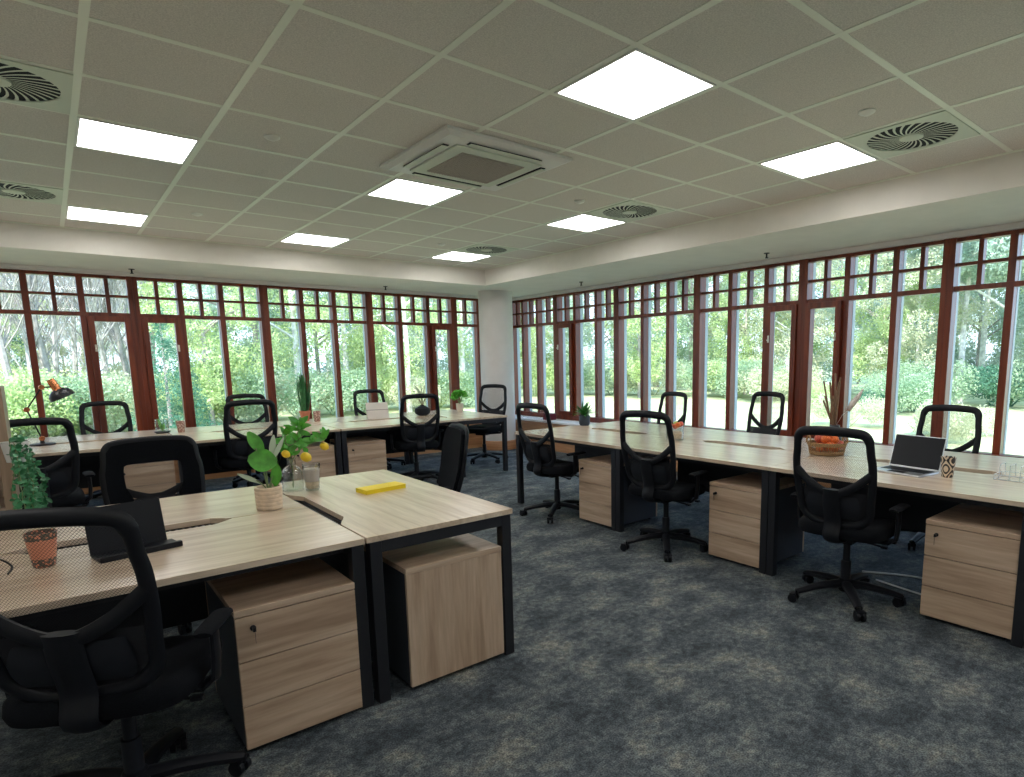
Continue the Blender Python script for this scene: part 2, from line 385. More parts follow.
# bulkhead + soffit: one L shaped plastered mass above the windows
b = MB()
b.box(XE, XW+.1, YB, YW+.1, ZB, 2.82); b.box(XL, XE, YE, YW+.1, ZB, 2.82)
struct(b, 'trim_1', soffit_paint)
b = MB()
b.box(XW-.10, XW+.06, YB, YW+.06, 2.48, ZB-.001); b.box(XL, XW-.10, YW-.10, YW+.06, 2.48, ZB-.001)
struct(b, 'trim_2', white_paint)
b = MB(); b.box(XL-.5, XW+.95, YB-.5, YW+.95, 2.83, 3.05); struct(b, 'trim_3', brick)      # unseen roof slab added to block the sun, with overhanging eaves
# suspended ceiling grid
b = MB(); tw = .0165
k = 0
for i in range(-6, 8):
    x = i*.6
    if XL < x < XE: b.box(x-tw, x+tw, YB, YE, ZC-.0025, ZC+.001)
for j in range(-8, 8):
    y = j*.6
    if YB < y < YE: b.box(XL, XE, y-tw, y+tw, ZC-.0022, ZC+.001)
struct(b, 'trim_4', tbar_m)
b = MB(); b.box(XE-.02, XE, YB, YE, ZC-.008, ZC+.001); b.box(XL, XE-.02, YE-.02, YE, ZC-.008, ZC+.001); struct(b, 'trim_5', tbar_m)

# window walls ------------------------------------------------
class Wall:
    def __init__(s, right): s.right = right
    def box(s, mb, s0, s1, d0, d1, z0, z1):
        if s.right: mb.box(XW+d0, XW+d1, s0, s1, z0, z1)
        else: mb.box(s0, s1, YW+d0, YW+d1, z0, z1)
wn = 0
def bay(W, s, casements, thickw=.12):
    """s: four panel boundaries; outer two are the thick mullions"""
    global wn; wn += 1
    root = empty('window_%d' % wn, (0, 0, 0), kind='structure')
    m = MB(); g = MB(); wr = MB(); e = s[0]; f = s[-1]; h = .03
    Z0, Z1, ZT, ZR = .47, 2.48, 2.03, 2.245
    # outer mullion halves
    W.box(m, e, e+thickw/2-.008, -.05, .07, Z0, Z1); W.box(m, f-thickw/2+.008, f, -.05, .07, Z0, Z1)
    for q in s[1:-1]: W.box(m, q-h, q+h, -.03, .07, Z0, Z1)
    W.box(m, e, f, -.035, .065, Z1-.035, Z1-.0005); W.box(m, e, f, -.06, .066, Z0, Z0+.075)
    W.box(m, e, f, -.032, .064, ZT-.022, ZT+.022); W.box(m, e, f, -.02, .06, ZR-.014, ZR+.014)
    for a, c in zip(s[:-1], s[1:]):
        mid = (a+c)/2; W.box(m, mid-.02, mid+.02, -.022, .062, ZT, Z1-.02)
    m.build('window_frame', redwood, root, bevel=.003)
    for q in s[1:-1]: W.box(g, q-h-.002, q+h+.002, .071, .125, Z0-.3, Z1)
    W.box(g, e, e+.05, .071, .125, Z0-.3, Z1); W.box(g, f-.05, f, .071, .125, Z0-.3, Z1)
    W.box(g, e, f, .072, .12, Z0-.3, Z0+.02)
    g.build('outer_cladding', greymet, root)
    p = MB(); W.box(p, e+.02, f-.02, .028, .034, Z0+.03, Z1-.02); p.build('window_pane', pane_m, root)
    for ci in casements:
        a, c = s[ci], s[ci+1]
        a += (thickw/2-.008 if ci == 0 else h); c -= (thickw/2-.008 if ci == 2 else h)
        q = MB(); st = .062
        z0, z1 = Z0+.075, ZT-.022
        W.box(q, a, a+st, -.075, .02, z0, z1); W.box(q, c-st, c, -.075, .02, z0, z1)
        W.box(q, a+st, c-st, -.075, .02, z1-st, z1); W.box(q, a+st, c-st, -.075, .02, z0, z0+st)
        cs = q.build('casement', redwood, root, bevel=.004)
        l = MB(); sd = a+st*.75 if casements[ci] else c-st*.75
        W.box(l, sd-.009, sd+.009, -.088, -.075, 1.60, 1.68); W.box(l, sd-.006, sd+.006, -.11, -.086, 1.62, 1.635)
        l.build('latch', latch_m, cs, bevel=.002)
    return root
RW, LW = Wall(True), Wall(False)
bay(RW, [4.76, 5.28, 5.70, 6.06], {}); bay(RW, [3.34, 3.80, 4.30, 4.76], {2: 0}); bay(RW, [1.87, 2.37, 2.84, 3.34], {})
bay(RW, [.42, .885, 1.38, 1.87], {0: 0}); bay(RW, [-1.01, -.54, -.06, .42], {2: 1}); bay(RW, [-2.46, -1.98, -1.50, -1.01], {})
bay(RW, [-3.90, -3.42, -2.94, -2.46], {}); bay(RW, [-5.35, -4.86, -4.38, -3.90], {})
bay(LW, [-3.66, -3.18, -2.70, -2.22], {}); bay(LW, [-2.22, -1.75, -1.27, -.80], {}); bay(LW, [-.80, -.35, .13, .62], {2: 1})
bay(LW, [.62, 1.10, 1.55, 2.055], {0: 0}); bay(LW, [2.055, 2.54, 2.99, 3.50], {}); bay(LW, [3.50, 3.99, 4.47, 4.93], {2: 1})
bay(LW, [4.93, 5.40, 5.80, 6.06], {})
b = MB(); b.box(XW, XW+.07, YB, YW+.07, -.3, .47); struct(b, 'wall_right', ledgewood)
b = MB(); b.box(XL, XW, YW, YW+.07, -.3, .47); struct(b, 'wall_far', ledgewood)
# low boxed ledge running under both window walls
b = MB(); b.box(5.74, XW-.001, YB, YW-.001, 0, .44); b.box(XL, 5.74, 5.62, YW-.001, 0, .44); struct(b, 'trim_6', ledgewood)
b = MB(); b.box(5.72, XW-.001, YB, YW-.001, .441, .468); b.box(XL, 5.72, 5.60, YW-.001, .441, .468); struct(b, 'trim_7', white_paint)
b = MB(); b.box(XL, XL+.015, YB, 5.6, 0, .1); struct(b, 'baseboard_left', white_paint)
b = MB(); b.box(XL+.015, 5.7, YB, YB+.015, 0, .1); struct(b, 'baseboard_back', white_paint)
# round column with wooden skirting
CX, CY = 5.32, 5.31
b = MB(); b.lathe([(.27, .12), (.27, ZB)], (CX, CY, 0), 48); o = struct(b, 'wall_column', white_paint, smooth='auto')
b = MB(); b.lathe([(.288, 0), (.288, .14), (.28, .15)], (CX, CY, 0), 48); struct(b, 'baseboard_column', ledgewood, smooth='auto')
# ---------------------------------------------------------------- ceiling fittings
def ceil_light():
    r = empty('ceiling_light', cat='ceiling light', group='square recessed ceiling light panels')
    f = MB()
    for a, c, d, e in ((-.283, .283, -.283, -.270), (-.283, .283, .270, .283), (-.283, -.270, -.270, .270), (.270, .283, -.270, .270)): f.box(a, c, d, e, -.007, 0)
    f.build('light_frame', whitepl, r)
    d = MB(); d.box(-.270, .270, -.270, .270, -.004, 0); d.build('light_diffuser', lightm, r)
    return r
pl = ceil_light()
LIGHTS = [((1.8, -1.2), 'largest-looking square ceiling light, in front of the air conditioning unit'),
 ((3.6, -1.2), 'square ceiling light touching the round swirl vent near the right bulkhead'),
 ((1.8, 1.2), 'square ceiling light just behind the air conditioning cassette'),
 ((3.6, 1.2), 'square ceiling light beside the swirl vent halfway along the right bulkhead'),
 ((3.6, 3.6), 'small-looking square ceiling light nearest the white round column'),
 ((1.8, 3.6), 'square ceiling light near the left bulkhead, straight behind the air conditioning unit'),
 ((0, 1.2), 'square ceiling light at upper left, beside the nearest swirl vent'),
 ((0, 3.6), 'square ceiling light at left, close to the left window bulkhead')]
for i, ((x, y), l) in enumerate(LIGHTS): place(pl, i == 0, (x+.3, y+.3, ZC-.0005), 0, l)
# lights of the same grid behind the camera
for (x, y) in ((1.8, -3.6), (3.6, -3.6), (0, -3.6), (-1.8, 1.2), (-1.8, -1.2), (-1.8, -3.6), (-1.8, 3.6)):
    place(pl, False, (x+.3, y+.3, ZC-.0005), 0, 'square ceiling light panel of the same grid, outside the photographed view')

def swirl_vent():
    r = empty('swirl_vent', cat='ceiling vent', group='square plates with round swirl diffusers')
    p = MB(); n = 48; R0 = .245; h = .285
    outer = []
    for k in range(n):
        a = 2*PI*k/n; c, s_ = math.cos(a), math.sin(a); q = h/max(abs(c), abs(s_)); outer.append((q*c, q*s_))
    inner = [(R0*math.cos(2*PI*k/n), R0*math.sin(2*PI*k/n)) for k in range(n)]
    for z, fl in ((-.008, 1), (-.002, 0)):
        vs = [(x, y, z) for x, y in outer] + [(x, y, z) for x, y in inner]
        p.add(vs, [((k, (k+1) % n, n+(k+1) % n, n+k) if not fl else (k, n+k, n+(k+1) % n, (k+1) % n)) for k in range(n)])
    p.add([(x, y, -.008) for x, y in outer]+[(x, y, -.002) for x, y in outer], [(k, (k+1) % n, n+(k+1) % n, n+k) for k in range(n)])
    p.build('vent_plate', offwhite, r)
    bk = MB(); bk.lathe([(.246, -.0024), (.246, -.0018)], n=40); bk.build('vent_backing', voidm, r)
    bl = MB()
    for k in range(30):
        a = 2*PI*k/30
        pts = []
        for t in range(6):
            u = t/5; rr = .06+u*.185; aa = a+.42*u
            pts.append((rr*math.cos(aa), rr*math.sin(aa), -.0075-.003*math.sin(u*PI)))
        for q in range(5):
            x0, y0, z0 = pts[q]; x1, y1, z1 = pts[q+1]
            d = Vector((x1-x0, y1-y0, 0)).normalized(); nn = Vector((-d.y, d.x, 0))
            w0 = .0028+.0055*q/5; w1 = .0028+.0055*(q+1)/5
            A = [Vector((x0, y0, z0))-nn*w0, Vector((x0, y0, z0+.0005))+nn*w0, Vector((x1, y1, z1+.0005))+nn*w1, Vector((x1, y1, z1))-nn*w1]
            bl.add(A, [(0, 1, 2, 3)])
    bl.build('vent_blades', offwhite, r)
    hb = MB(); hb.lathe([(.066, -.001), (.066, -.012), (.03, -.018)], n=24); hb.build('vent_hub', offwhite, r, smooth='auto')
    return r
sv = swirl_vent()
for i, (x, y, l) in enumerate([(3.6, -1.8, 'swirl vent at upper right, nearest to the camera on the right bulkhead side'),
    (3.6, .6, 'swirl vent halfway along the right bulkhead, behind a ceiling light'),
    (3.6, 3.0, 'swirl vent farthest away, close to the white column'),
    (-.6, .6, 'swirl vent cut by the left edge of the picture, nearest of the left two'),
    (-.6, 3.0, 'swirl vent at the left edge close to the left bulkhead, farther of the left two')]):
    place(sv, i == 0, (x+.3, y+.3, ZC-.0005), 0, l)

ac = empty('air_conditioning_cassette', (2.07, .55, ZC), 0, 'square white air conditioning cassette with grey intake grille in the ceiling', 'air conditioner')
b = MB(); b.lathe([(.655, -.002), (.66, -.02), (.60, -.036), (.475, -.038)], n=4, mat=Matrix.Rotation(PI/4, 4, 'Z')); b.build('cassette_panel', whitepl, ac)
b = MB(); b.lathe([(.452, -.0385), (.452, -.046), (.44, -.050)], n=4, mat=Matrix.Rotation(PI/4, 4, 'Z')); b.build('inner_panel', offwhite, ac, bevel=.004)
b = MB(); b.box(-.235, .235, -.235, .235, -.054, -.050); o = b.build('intake_grille', grille_m, ac)
b = MB()
for k in range(23):
    q = -.22+k*.02; b.box(q-.002, q+.002, -.235, .235, -.057, -.054); b.box(-.235, .235, q-.002, q+.002, -.057, -.054)
b.build('grille_bars', grille_m, o)
for k in range(4):
    m = Matrix.Rotation(k*PI/2, 4, 'Z')
    b = MB(); b.box(-.27, .27, .345, .385, -.041, -.036, m); sl = b.build('air_slot', voidm, ac)
    b = MB(); b.box(-.265, .265, .352, .392, -.050, -.045, m @ Matrix.Rotation(.0, 4, 'X')); b.build('louvre', offwhite, sl, bevel=.002)
def smoke():
    b = MB(); b.lathe([(.044, 0), (.044, -.007), (.034, -.014), (.022, -.017), (.016, -.022)], n=28)
    o = b.build('smoke_detector', pmat('detector_white', (.9, .92, .85), .4), smooth='auto'); tag(o, cat='smoke detector', group='small round detectors set in the ceiling tiles'); return o
sm = smoke()
for i, (x, y, l) in enumerate([(.9, .9, 'white round ceiling detector at upper left between two lights'), (3.3, -1.5, 'round ceiling detector beside the near right swirl vent'),
    (.9, 3.3, 'round ceiling detector between the two lights near the left bulkhead'), (3.3, .9, 'round ceiling detector between the air conditioner and the right middle swirl vent'),
    (3.3, 3.3, 'tiny round ceiling detector near the far swirl vent')]):
    o = place(sm, i == 0, (x, y, ZC-.0005), 0, l)
def sprinkler():
    b = MB(); b.lathe([(.03, 0), (.03, -.006), (.009, -.008), (.009, -.045), (.018, -.047), (.018, -.052)], n=16)
    o = b.build('sprinkler_head', dgrey, smooth='auto'); tag(o, cat='sprinkler'); return o
sp = sprinkler()
for i, (x, y, l) in enumerate([(.60, 5.62, 'small dark sprinkler head on the soffit above the left window wall, left one'), (3.6, 5.56, 'small dark sprinkler head on the soffit above the left window wall, nearer the column'),
    (5.62, 3.55, 'small dark sprinkler head under the right soffit, nearer the column'), (5.66, .6, 'small dark sprinkler head under the right soffit, above the middle windows')]):
    place(sp, i == 0, (x, y, ZB-.0005), 0, l)

# ---------------------------------------------------------------- desks
TZ = .73
def make_desk(W, D, nlegs=2, cx=0.0, ho=.39, hi=.31, dp=.065):
    r = empty('bench_desk', cat='desk')
    x = W/2-.002
    pts = [(-x, 0), (x, 0), (x, D), (cx+ho, D), (cx+hi, D-dp), (cx-hi, D-dp), (cx-ho, D), (-x, D)]
    b = MB(); b.prism(pts, TZ-.025, TZ); b.build('desktop', desk_oak, r, bevel=.0015)
    ys = [.012, D-.062] if nlegs == 4 else [.012]
    for sx_ in (-1, 1):
        for y in ys:
            b = MB(); a = sx_*(x-.0255); b.box(a-.025, a+.025, y, y+.05, 0, TZ-.026); b.build('leg', metalblk, r, bevel=.002)
    b = MB()
    for sx_ in (-1, 1):
        a = sx_*(x-.0265); b.box(a-.024, a+.024, .063, D-.004 if nlegs == 2 else D-.063, TZ-.075, TZ-.026)
    b.box(-x+.053, x-.053, .10, .13, TZ-.07, TZ-.03)
    b.build('support_frame', metalblk, r)
    # cable tray: black wire lattice hung below the cut-out
    t = MB(); z = TZ-.032; y0, y1 = D-.115, D-.012
    for k in range(29):
        q = cx-.36+k*.72/28; t.box(q-.0045, q+.0045, y0, y1, z, z+.002)
    for k in range(4):
        q = y0+(y1-y0)*k/3; t.box(cx-.36, cx+.36, q-.003, q+.003, z-.005, z)
    t.box(cx-.37, cx+.37, y0-.006, y0-.001, z-.014, z+.004)
    t.build('cable_tray', tray_m, r)
    t = MB(); t.box(cx-.37, cx+.37, y0, y1, z-.012, z-.009); t.build('tray_light_plate', tray_light_grey, r)  # added plate: its pale grey paints the light seen between the tray wires
    # privacy / modesty panel hanging under the back edge
    t = MB(); t.box(-.655, .655, D-.010, D-.004, .29, TZ-.10); t.build('modesty_panel', dgrey, r)
    return r
W1 = 1.43
d1 = make_desk(W1, .745)
x0r = 3.228
RY = [1.135, -.295, -1.725, -3.155]
lab_r = ['near-side oak desk of the right row at its column end',
 'near-side oak desk in the middle of the right row, carrying the jar of fruit side',
 'near-side oak desk of the right row with the open laptop and diamond patterned cup',
 'near-side oak desk of the right row at the right picture edge']
lab_rf = ['window-side oak desk of the right row at its column end, with the dark potted plant',
 'window-side oak desk in the middle of the right row, in front of the double mullion',
 'window-side oak desk of the right row behind the open laptop',
 'window-side oak desk of the right row at the right picture edge']
first = True
for y, l in zip(RY, lab_r):
    place(d1, first, (x0r, y, 0), -PI/2, l, group='oak bench desks'); first = False
for y, l in zip(RY, lab_rf): place(d1, False, (x0r+1.50, y, 0), PI/2, l, group='oak bench desks')
# back row along the left windows: joints at x = 3.52, 2.08, .64, -.80, -2.24
BX = [2.80, 1.36, -.08, -1.52]
lab_b = ['near-side oak desk of the window row, under the white tablet', 'near-side oak desk of the window row, in front of the tall green grass plant',
 'near-side oak desk of the window row, with the copper desk lamp', 'near-side oak desk of the window row, mostly behind the wooden shelving at left']
lab_bf = ['window-side oak desk of the far row opposite the white tablet', 'window-side oak desk of the far row behind the terracotta pot of tall grass',
 'window-side oak desk of the far row behind the copper desk lamp', 'window-side oak desk of the far row at the extreme left']
for x, l in zip(BX, lab_b): place(d1, False, (x, 3.451, 0), 0, l, group='oak bench desks')
for x, l in zip(BX, lab_bf): place(d1, False, (x, 3.451+1.50, 0), PI, l, group='oak bench desks')
# front cluster pair
place(d1, False, (-.060, -.792, 0), 0, 'large foreground oak desk carrying the black tablet stand and ribbed plant pot', group='oak bench desks')
place(d1, False, (-.060, -.792+1.478+.02, 0), PI, 'foreground oak desk half behind the big plant, facing the near window row', group='oak bench desks')
de = make_desk(1.495, .715, 4, cx=-.047, ho=.41, hi=.29, dp=.056)
de.location = (1.377, -.044, 0); de.rotation_euler = (0, 0, PI/2)
de['label'] = 'end desk of the foreground cluster with the yellow notebook on top'; de['group'] = 'oak end desks set crosswise'
o = place(de, False, (4.235, 4.20, 0), PI/2, 'end desk set crosswise at the column end of the far window row'); o.scale = (1, 1, 1)

# ---------------------------------------------------------------- pedestals
def make_pedestal(name_body='body'):
    r = empty('drawer_pedestal', cat='drawer cabinet')
    w, d, h = .215, .56, .56
    b = MB(); b.box(-w, w, .02, d-.018, .022, h-.026); b.build('cabinet_body', carcass_m, r, bevel=.001)
    b = MB(); b.box(-w, w, d-.0175, d, .022, h-.026); b.build('back_panel', desk_oak_v, r, bevel=.001)
    b = MB(); b.box(-w-.001, w+.001, -.001, d+.001, h-.025, h); b.build('cabinet_top', ped_oak, r, bevel=.0015)
    zs = [(.024, .190), (.194, .360), (.364, h-.029)]
    dr = []
    for z0, z1 in zs:
        b = MB(); b.box(-w, w, 0, .0195, z0, z1); dr.append(b.build('drawer_front', ped_oak, r, bevel=.0015))
    b = MB(); m = Matrix.Translation((-w+.055, 0, h-.075)) @ Matrix.Rotation(PI/2, 4, 'X')
    b.lathe([(.010, 0), (.010, .006), (.007, .008)], n=16, mat=m)
    b.box(-w+.050, -w+.060, -.028, -.007, h-.082, h-.068); b.box(-w+.0545, -w+.0558, -.030, -.028, h-.125, h-.082)
    b.build('lock', black, dr[2])
    for sx_ in (-.17, .17):
        for y in (.06, .50):
            b = MB(); b.lathe([(.015, 0), (.015, .022)], (sx_, y, 0), 12); b.build('foot', black, r)
    return r
pd = make_pedestal()
PEDS = [((3.245, .675, 0), -PI/2, 'oak drawer pedestal under the right row beside the leftmost chair there'),
 ((3.255, -.745, 0), -PI/2, 'oak drawer pedestal between the middle and right near-side chairs of the right row'),
 ((3.255, -2.175, 0), -PI/2, 'oak drawer pedestal under the laptop desk at the right picture edge'),
 ((1.795, 3.50, 0), 0, 'pale drawer pedestal of the far row, just left of a black desk leg'),
 ((2.36, 3.47, 0), 0, 'pale drawer pedestal of the far row right of the black leg, with a lock'),
 ((.33, 3.47, 0), 0, 'drawer pedestal of the far row seen through the mesh of the middle foreground chair'),
 ((.382, -.80, 0), 0, 'large foreground drawer pedestal with key in its lock under the big desk')]
for i, (l, rz, lab) in enumerate(PEDS): place(pd, i == 0, l, rz, lab, group='oak drawer pedestals')
# pedestal under the end desk shows its side
o = place(pd, False, (1.060, -.235, 0), PI, 'foreground oak pedestal turned sideways under the end desk, plain vertical grain panel', group='oak drawer pedestals')
o.scale = (1.12, 1, 1)

# ---------------------------------------------------------------- chairs
def smoothpath(pts, n=6, closed=True):
    P = [Vector(p) for p in pts]; out = []; m = len(P)
    rng = range(m) if closed else range(m-1)
    for i in rng:
        p0 = P[(i-1) % m] if closed or i > 0 else P[0]; p1 = P[i]; p2 = P[(i+1) % m]; p3 = P[(i+2) % m] if closed or i+2 < m else P[m-1]
        for k in range(n):
            t = k/n
            out.append(.5*((2*p1)+(-p0+p2)*t+(2*p0-5*p1+4*p2-p3)*t*t+(-p0+3*p1-3*p2+p3)*t**3))
    if not closed: out.append(P[-1])
    return out
def backpt(x, z):
    """a point on the curved, reclined back surface: local y behind the seat"""
    y = -.235 - (z-.62)*.16 + .10*max(0, .72-z) + .35*x*x
    return Vector((x, y, z))
def make_chair(style=0):
    r = empty('office_chair', cat='chair')
    # star base
    b = MB(); b.lathe([(.034, .055), (.040, .075), (.036, .125), (.028, .13)], n=18)
    for k in range(5):
        a = 2*PI*k/5+.3; c, s_ = math.cos(a), math.sin(a)
        pth = [(.02*c, .02*s_, .100), (.12*c, .12*s_, .098), (.22*c, .22*s_, .084), (.305*c, .305*s_, .066)]
        b.tube(pth, .021, 8, radii=[1.2, 1.1, .95, .8], w=.028, nrm=(0, 0, 1))
    b.build('star_base', black, r, smooth='auto')
    for k in range(5):
        a = 2*PI*k/5+.3; c, s_ = math.cos(a), math.sin(a)
        m = Matrix.Translation((.305*c, .305*s_, .0)) @ Matrix.Rotation(a+.9+k, 4, 'Z')
        b = MB()
        for q in (-.017, .017):
            mm = m @ Matrix.Translation((q, .018, .0265)) @ Matrix.Rotation(PI/2, 4, 'Y')
            b.lathe([(.020, -.010), (.0265, -.008), (.0265, .008), (.020, .010)], n=18, mat=mm)
        b.box(-.028, .028, .0, .034, .032, .056, m)
        b.lathe([(.009, .045), (.009, .075)], n=10, mat=m)
        b.build('castor', black, r, smooth='auto')
    b = MB(); b.lathe([(.028, .10), (.028, .24), (.020, .241), (.020, .385)], n=18); b.build('gas_lift', dgrey, r, smooth='auto')
    b = MB(); b.box(-.075, .075, -.13, .10, .375, .415); b.tube([(.07, .03, .395), (.19, .05, .39), (.235, .055, .385)], .006, 8); b.tube([(.07, -.05, .39), (.17, -.06, .385), (.225, -.062, .38)], .006, 8)
    b.box(.22, .25, .04, .07, .379, .392); b.box(.21, .245, -.075, -.05, .374, .387)
    mech = b.build('seat_mechanism', black, r, bevel=.006)
    # seat cushion
    b = MB(); n = 20; rings = []
    out = []
    for k in range(n*2):
        a = PI*k/n; c, s_ = math.cos(a), math.sin(a); e = .45
        out.append((.245*math.copysign(abs(c)**e, c), .01+.235*math.copysign(abs(s_)**e, s_)))
    prof = [(.86, .418), (.97, .425), (1.0, .448), (.985, .478), (.93, .494), (.80, .500), (.45, .494), (.05, .490)]
    N = len(out); vs = []; fs = []
    for sc_, z in prof:
        for x, y in out:
            zz = z - (.022*max(0, (y-.12)/.12)**2 if z > .44 else 0)
            vs.append((x*sc_, y*sc_, zz))
    for j in range(len(prof)-1):
        for k in range(N): fs.append((j*N+k, j*N+(k+1) % N, (j+1)*N+(k+1) % N, (j+1)*N+k))
    fs.append(tuple(range(N-1, -1, -1))); fs.append(tuple((len(prof)-1)*N+k for k in range(N)))
    b.add(vs, fs); b.build('seat_cushion', blackfab, r, smooth='auto')
    # armrests (height adjustable T arms)
    for sd in (-1, 1):
        b = MB(); b.tube([(sd*.10, -.02, .405), (sd*.24, -.03, .405), (sd*.275, -.03, .43), (sd*.282, -.03, .50), (sd*.282, -.03, .595)], .013, 8, w=.026, nrm=(1, 0, 0))
        arm = b.build('armrest', black, r, smooth='auto')
        b = MB(); b.tube([(sd*.282, -.12, .606), (sd*.283, -.09, .610), (sd*.283, .05, .610), (sd*.278, .08, .606)], .012, 10, w=.034, nrm=(0, 0, 1), radii=[.75, 1, 1, .8]); b.build('arm_pad', blackfab, arm, smooth='auto')
    # back frame
    wt, wm, wb = (.192, .209, .150) if style == 0 else (.215, .235, .17)
    top = 1.035 if style == 0 else 1.03
    ctrl = [(0, top+.004), (wt*.55, top), (wt*.88, top-.010), (wt+.002, top-.045), (wt+.010, top-.12), (wm, .86), (wm, .76), (wm-.010, .66), (wb+.035, .565), (wb-.02, .515), (.06, .498)]
    pts = [backpt(x, z) for x, z in ctrl] + [backpt(-x, z) for x, z in reversed(ctrl[1:])]
    path = smoothpath(pts, 4)
    b = MB()
    if style == 0:
        rad = [1.0+.15*(p.z > .98) for p in path]
        b.tube(path, .0155, 10, w=.0225, nrm=(0, 1, 0), closed=True, radii=rad)
    else:
        b.tube(path, .015, 10, w=.026, nrm=(0, 1, 0), closed=True)
    # Y shaped brace and spine
    for sd in (-1, 1):
        pth = smoothpath([backpt(sd*wm, .815)+Vector((0, -.004, 0)), backpt(sd*wm*.62, .745)+Vector((0, -.012, 0)), backpt(sd*.05, .700)+Vector((0, -.02, 0)), backpt(0, .69)+Vector((0, -.022, 0))], 5, False)
        b.tube(pth, .012, 8, w=.023, nrm=(0, 1, 0))
    bf = b.build('back_frame', black, r, smooth='auto')
    b = MB()
    pth = [backpt(0, .715)+Vector((0, -.022, 0)), backpt(0, .62)+Vector((0, -.030, 0)), backpt(0, .52)+Vector((0, -.030, 0)), Vector((0, -.245, .44)), Vector((0, -.20, .405)), Vector((0, -.10, .395))]
    b.tube(smoothpath(pth, 4, False), .016, 10, w=.048, nrm=(0, 1, 0), radii=None); b.build('back_spine', black, r, smooth='auto')
    # netting inside the frame: upper see-through, lower doubled
    def inside(z):
        zs = [c[1] for c in ctrl]; xs = [c[0] for c in ctrl]
        return float(np.interp(z, zs[::-1], xs[::-1]))
    def sheet(z0, z1, inset, dy, nz=14, nx=12):
        mb = MB(); vs = []; fs = []
        for j in range(nz+1):
            z = z0+(z1-z0)*j/nz; hw = inside(z)-inset
            for i in range(nx+1):
                x = -hw+2*hw*i/nx; vs.append(backpt(x, z)+Vector((0, dy, 0)))
        for j in range(nz):
            for i in range(nx): q = j*(nx+1)+i; fs.append((q, q+1, q+nx+2, q+nx+1))
        mb.add(vs, fs); return mb
    sheet(.70, top-.004, .004, .004).build('back_netting', net_m, r, smooth=True)
    sheet(.515, .70, .004, .006, 8).build('lower_netting', net2_m, r, smooth=True)
    b = MB()
    rows = 8; vs = []; fs = []
    for j in range(rows+1):
        z = .545+.13*j/rows
        for i in range(11):
            x = (-.15+.03*i)*(1-.12*abs(2*j/rows-1)**2); vs.append(backpt(x, z)+Vector((0, -.012-.012*math.sin(PI*j/rows), 0)))
    for j in range(rows):
        for i in range(10): q = j*11+i; fs.append((q, q+1, q+12, q+11))
    nv = len(vs); vs2 = [v+Vector((0, .010, 0)) for v in vs]
    b.add(vs+vs2, fs+[tuple(nv+i for i in reversed(f)) for f in fs]); b.build('lumbar_support', dgrey, r, smooth=True)
    if style == 2:
        b = sheet(.53, top-.006, .004, .014, 16); nv = len(b.v); f0 = list(b.f); v0 = [Vector(q)+Vector((0, .030, 0)) for q in b.v]
        b2 = MB(); b2.add([tuple(Vector(q)-Vector((0, .012, 0))) for q in b.v], f0); b2.add(v0, [tuple(reversed(f)) for f in f0])
        nx = 12; nz = 16; edge = [i for i in range(nx+1)]+[(j+1)*(nx+1)-1 for j in range(1, nz+1)]+[nz*(nx+1)+i for i in range(nx-1, -1, -1)]+[j*(nx+1) for j in range(nz-1, 0, -1)]
        b2.f += [(edge[i], edge[(i+1) % len(edge)], nv+edge[(i+1) % len(edge)], nv+edge[i]) for i in range(len(edge))]; b2.mi = [0]*len(b2.f)
        b2.build('upholstered_back', blackfab, r, smooth='auto')
    if style == 1:
        # broad padded band round the netting
        b = MB(); vs = []; fs = []
        c2 = ctrl[:9]
        outer = [backpt(-x, z) for x, z in reversed(c2[1:])]+[backpt(x, z) for x, z in c2]
        inn = [(0, top-.125), (wt*.45, top-.125), (wt-.088, top-.127), (wt-.074, top-.135), (wt-.070, top-.16), (wm-.088, .84), (wm-.092, .77), (wm-.12, .70), (wb-.03, .63)]
        inner = [backpt(-x, z) for x, z in reversed(inn[1:])]+[backpt(x, z) for x, z in inn]
        m = len(outer)
        for dy in (.018, -.014):
            vs += [p+Vector((0, dy, 0)) for p in outer]+[p+Vector((0, dy, 0)) for p in inner]
        for i in range(m-1):
            fs.append((i, i+1, m+i+1, m+i)); fs.append((2*m+i, 3*m+i, 3*m+i+1, 2*m+i+1)); fs.append((m+i, m+i+1, 3*m+i+1, 3*m+i))
        b.add(vs, fs); b.build('back_padding', blackfab, r, smooth='auto')
    return r
ch = make_chair(0); ch2 = make_chair(1)
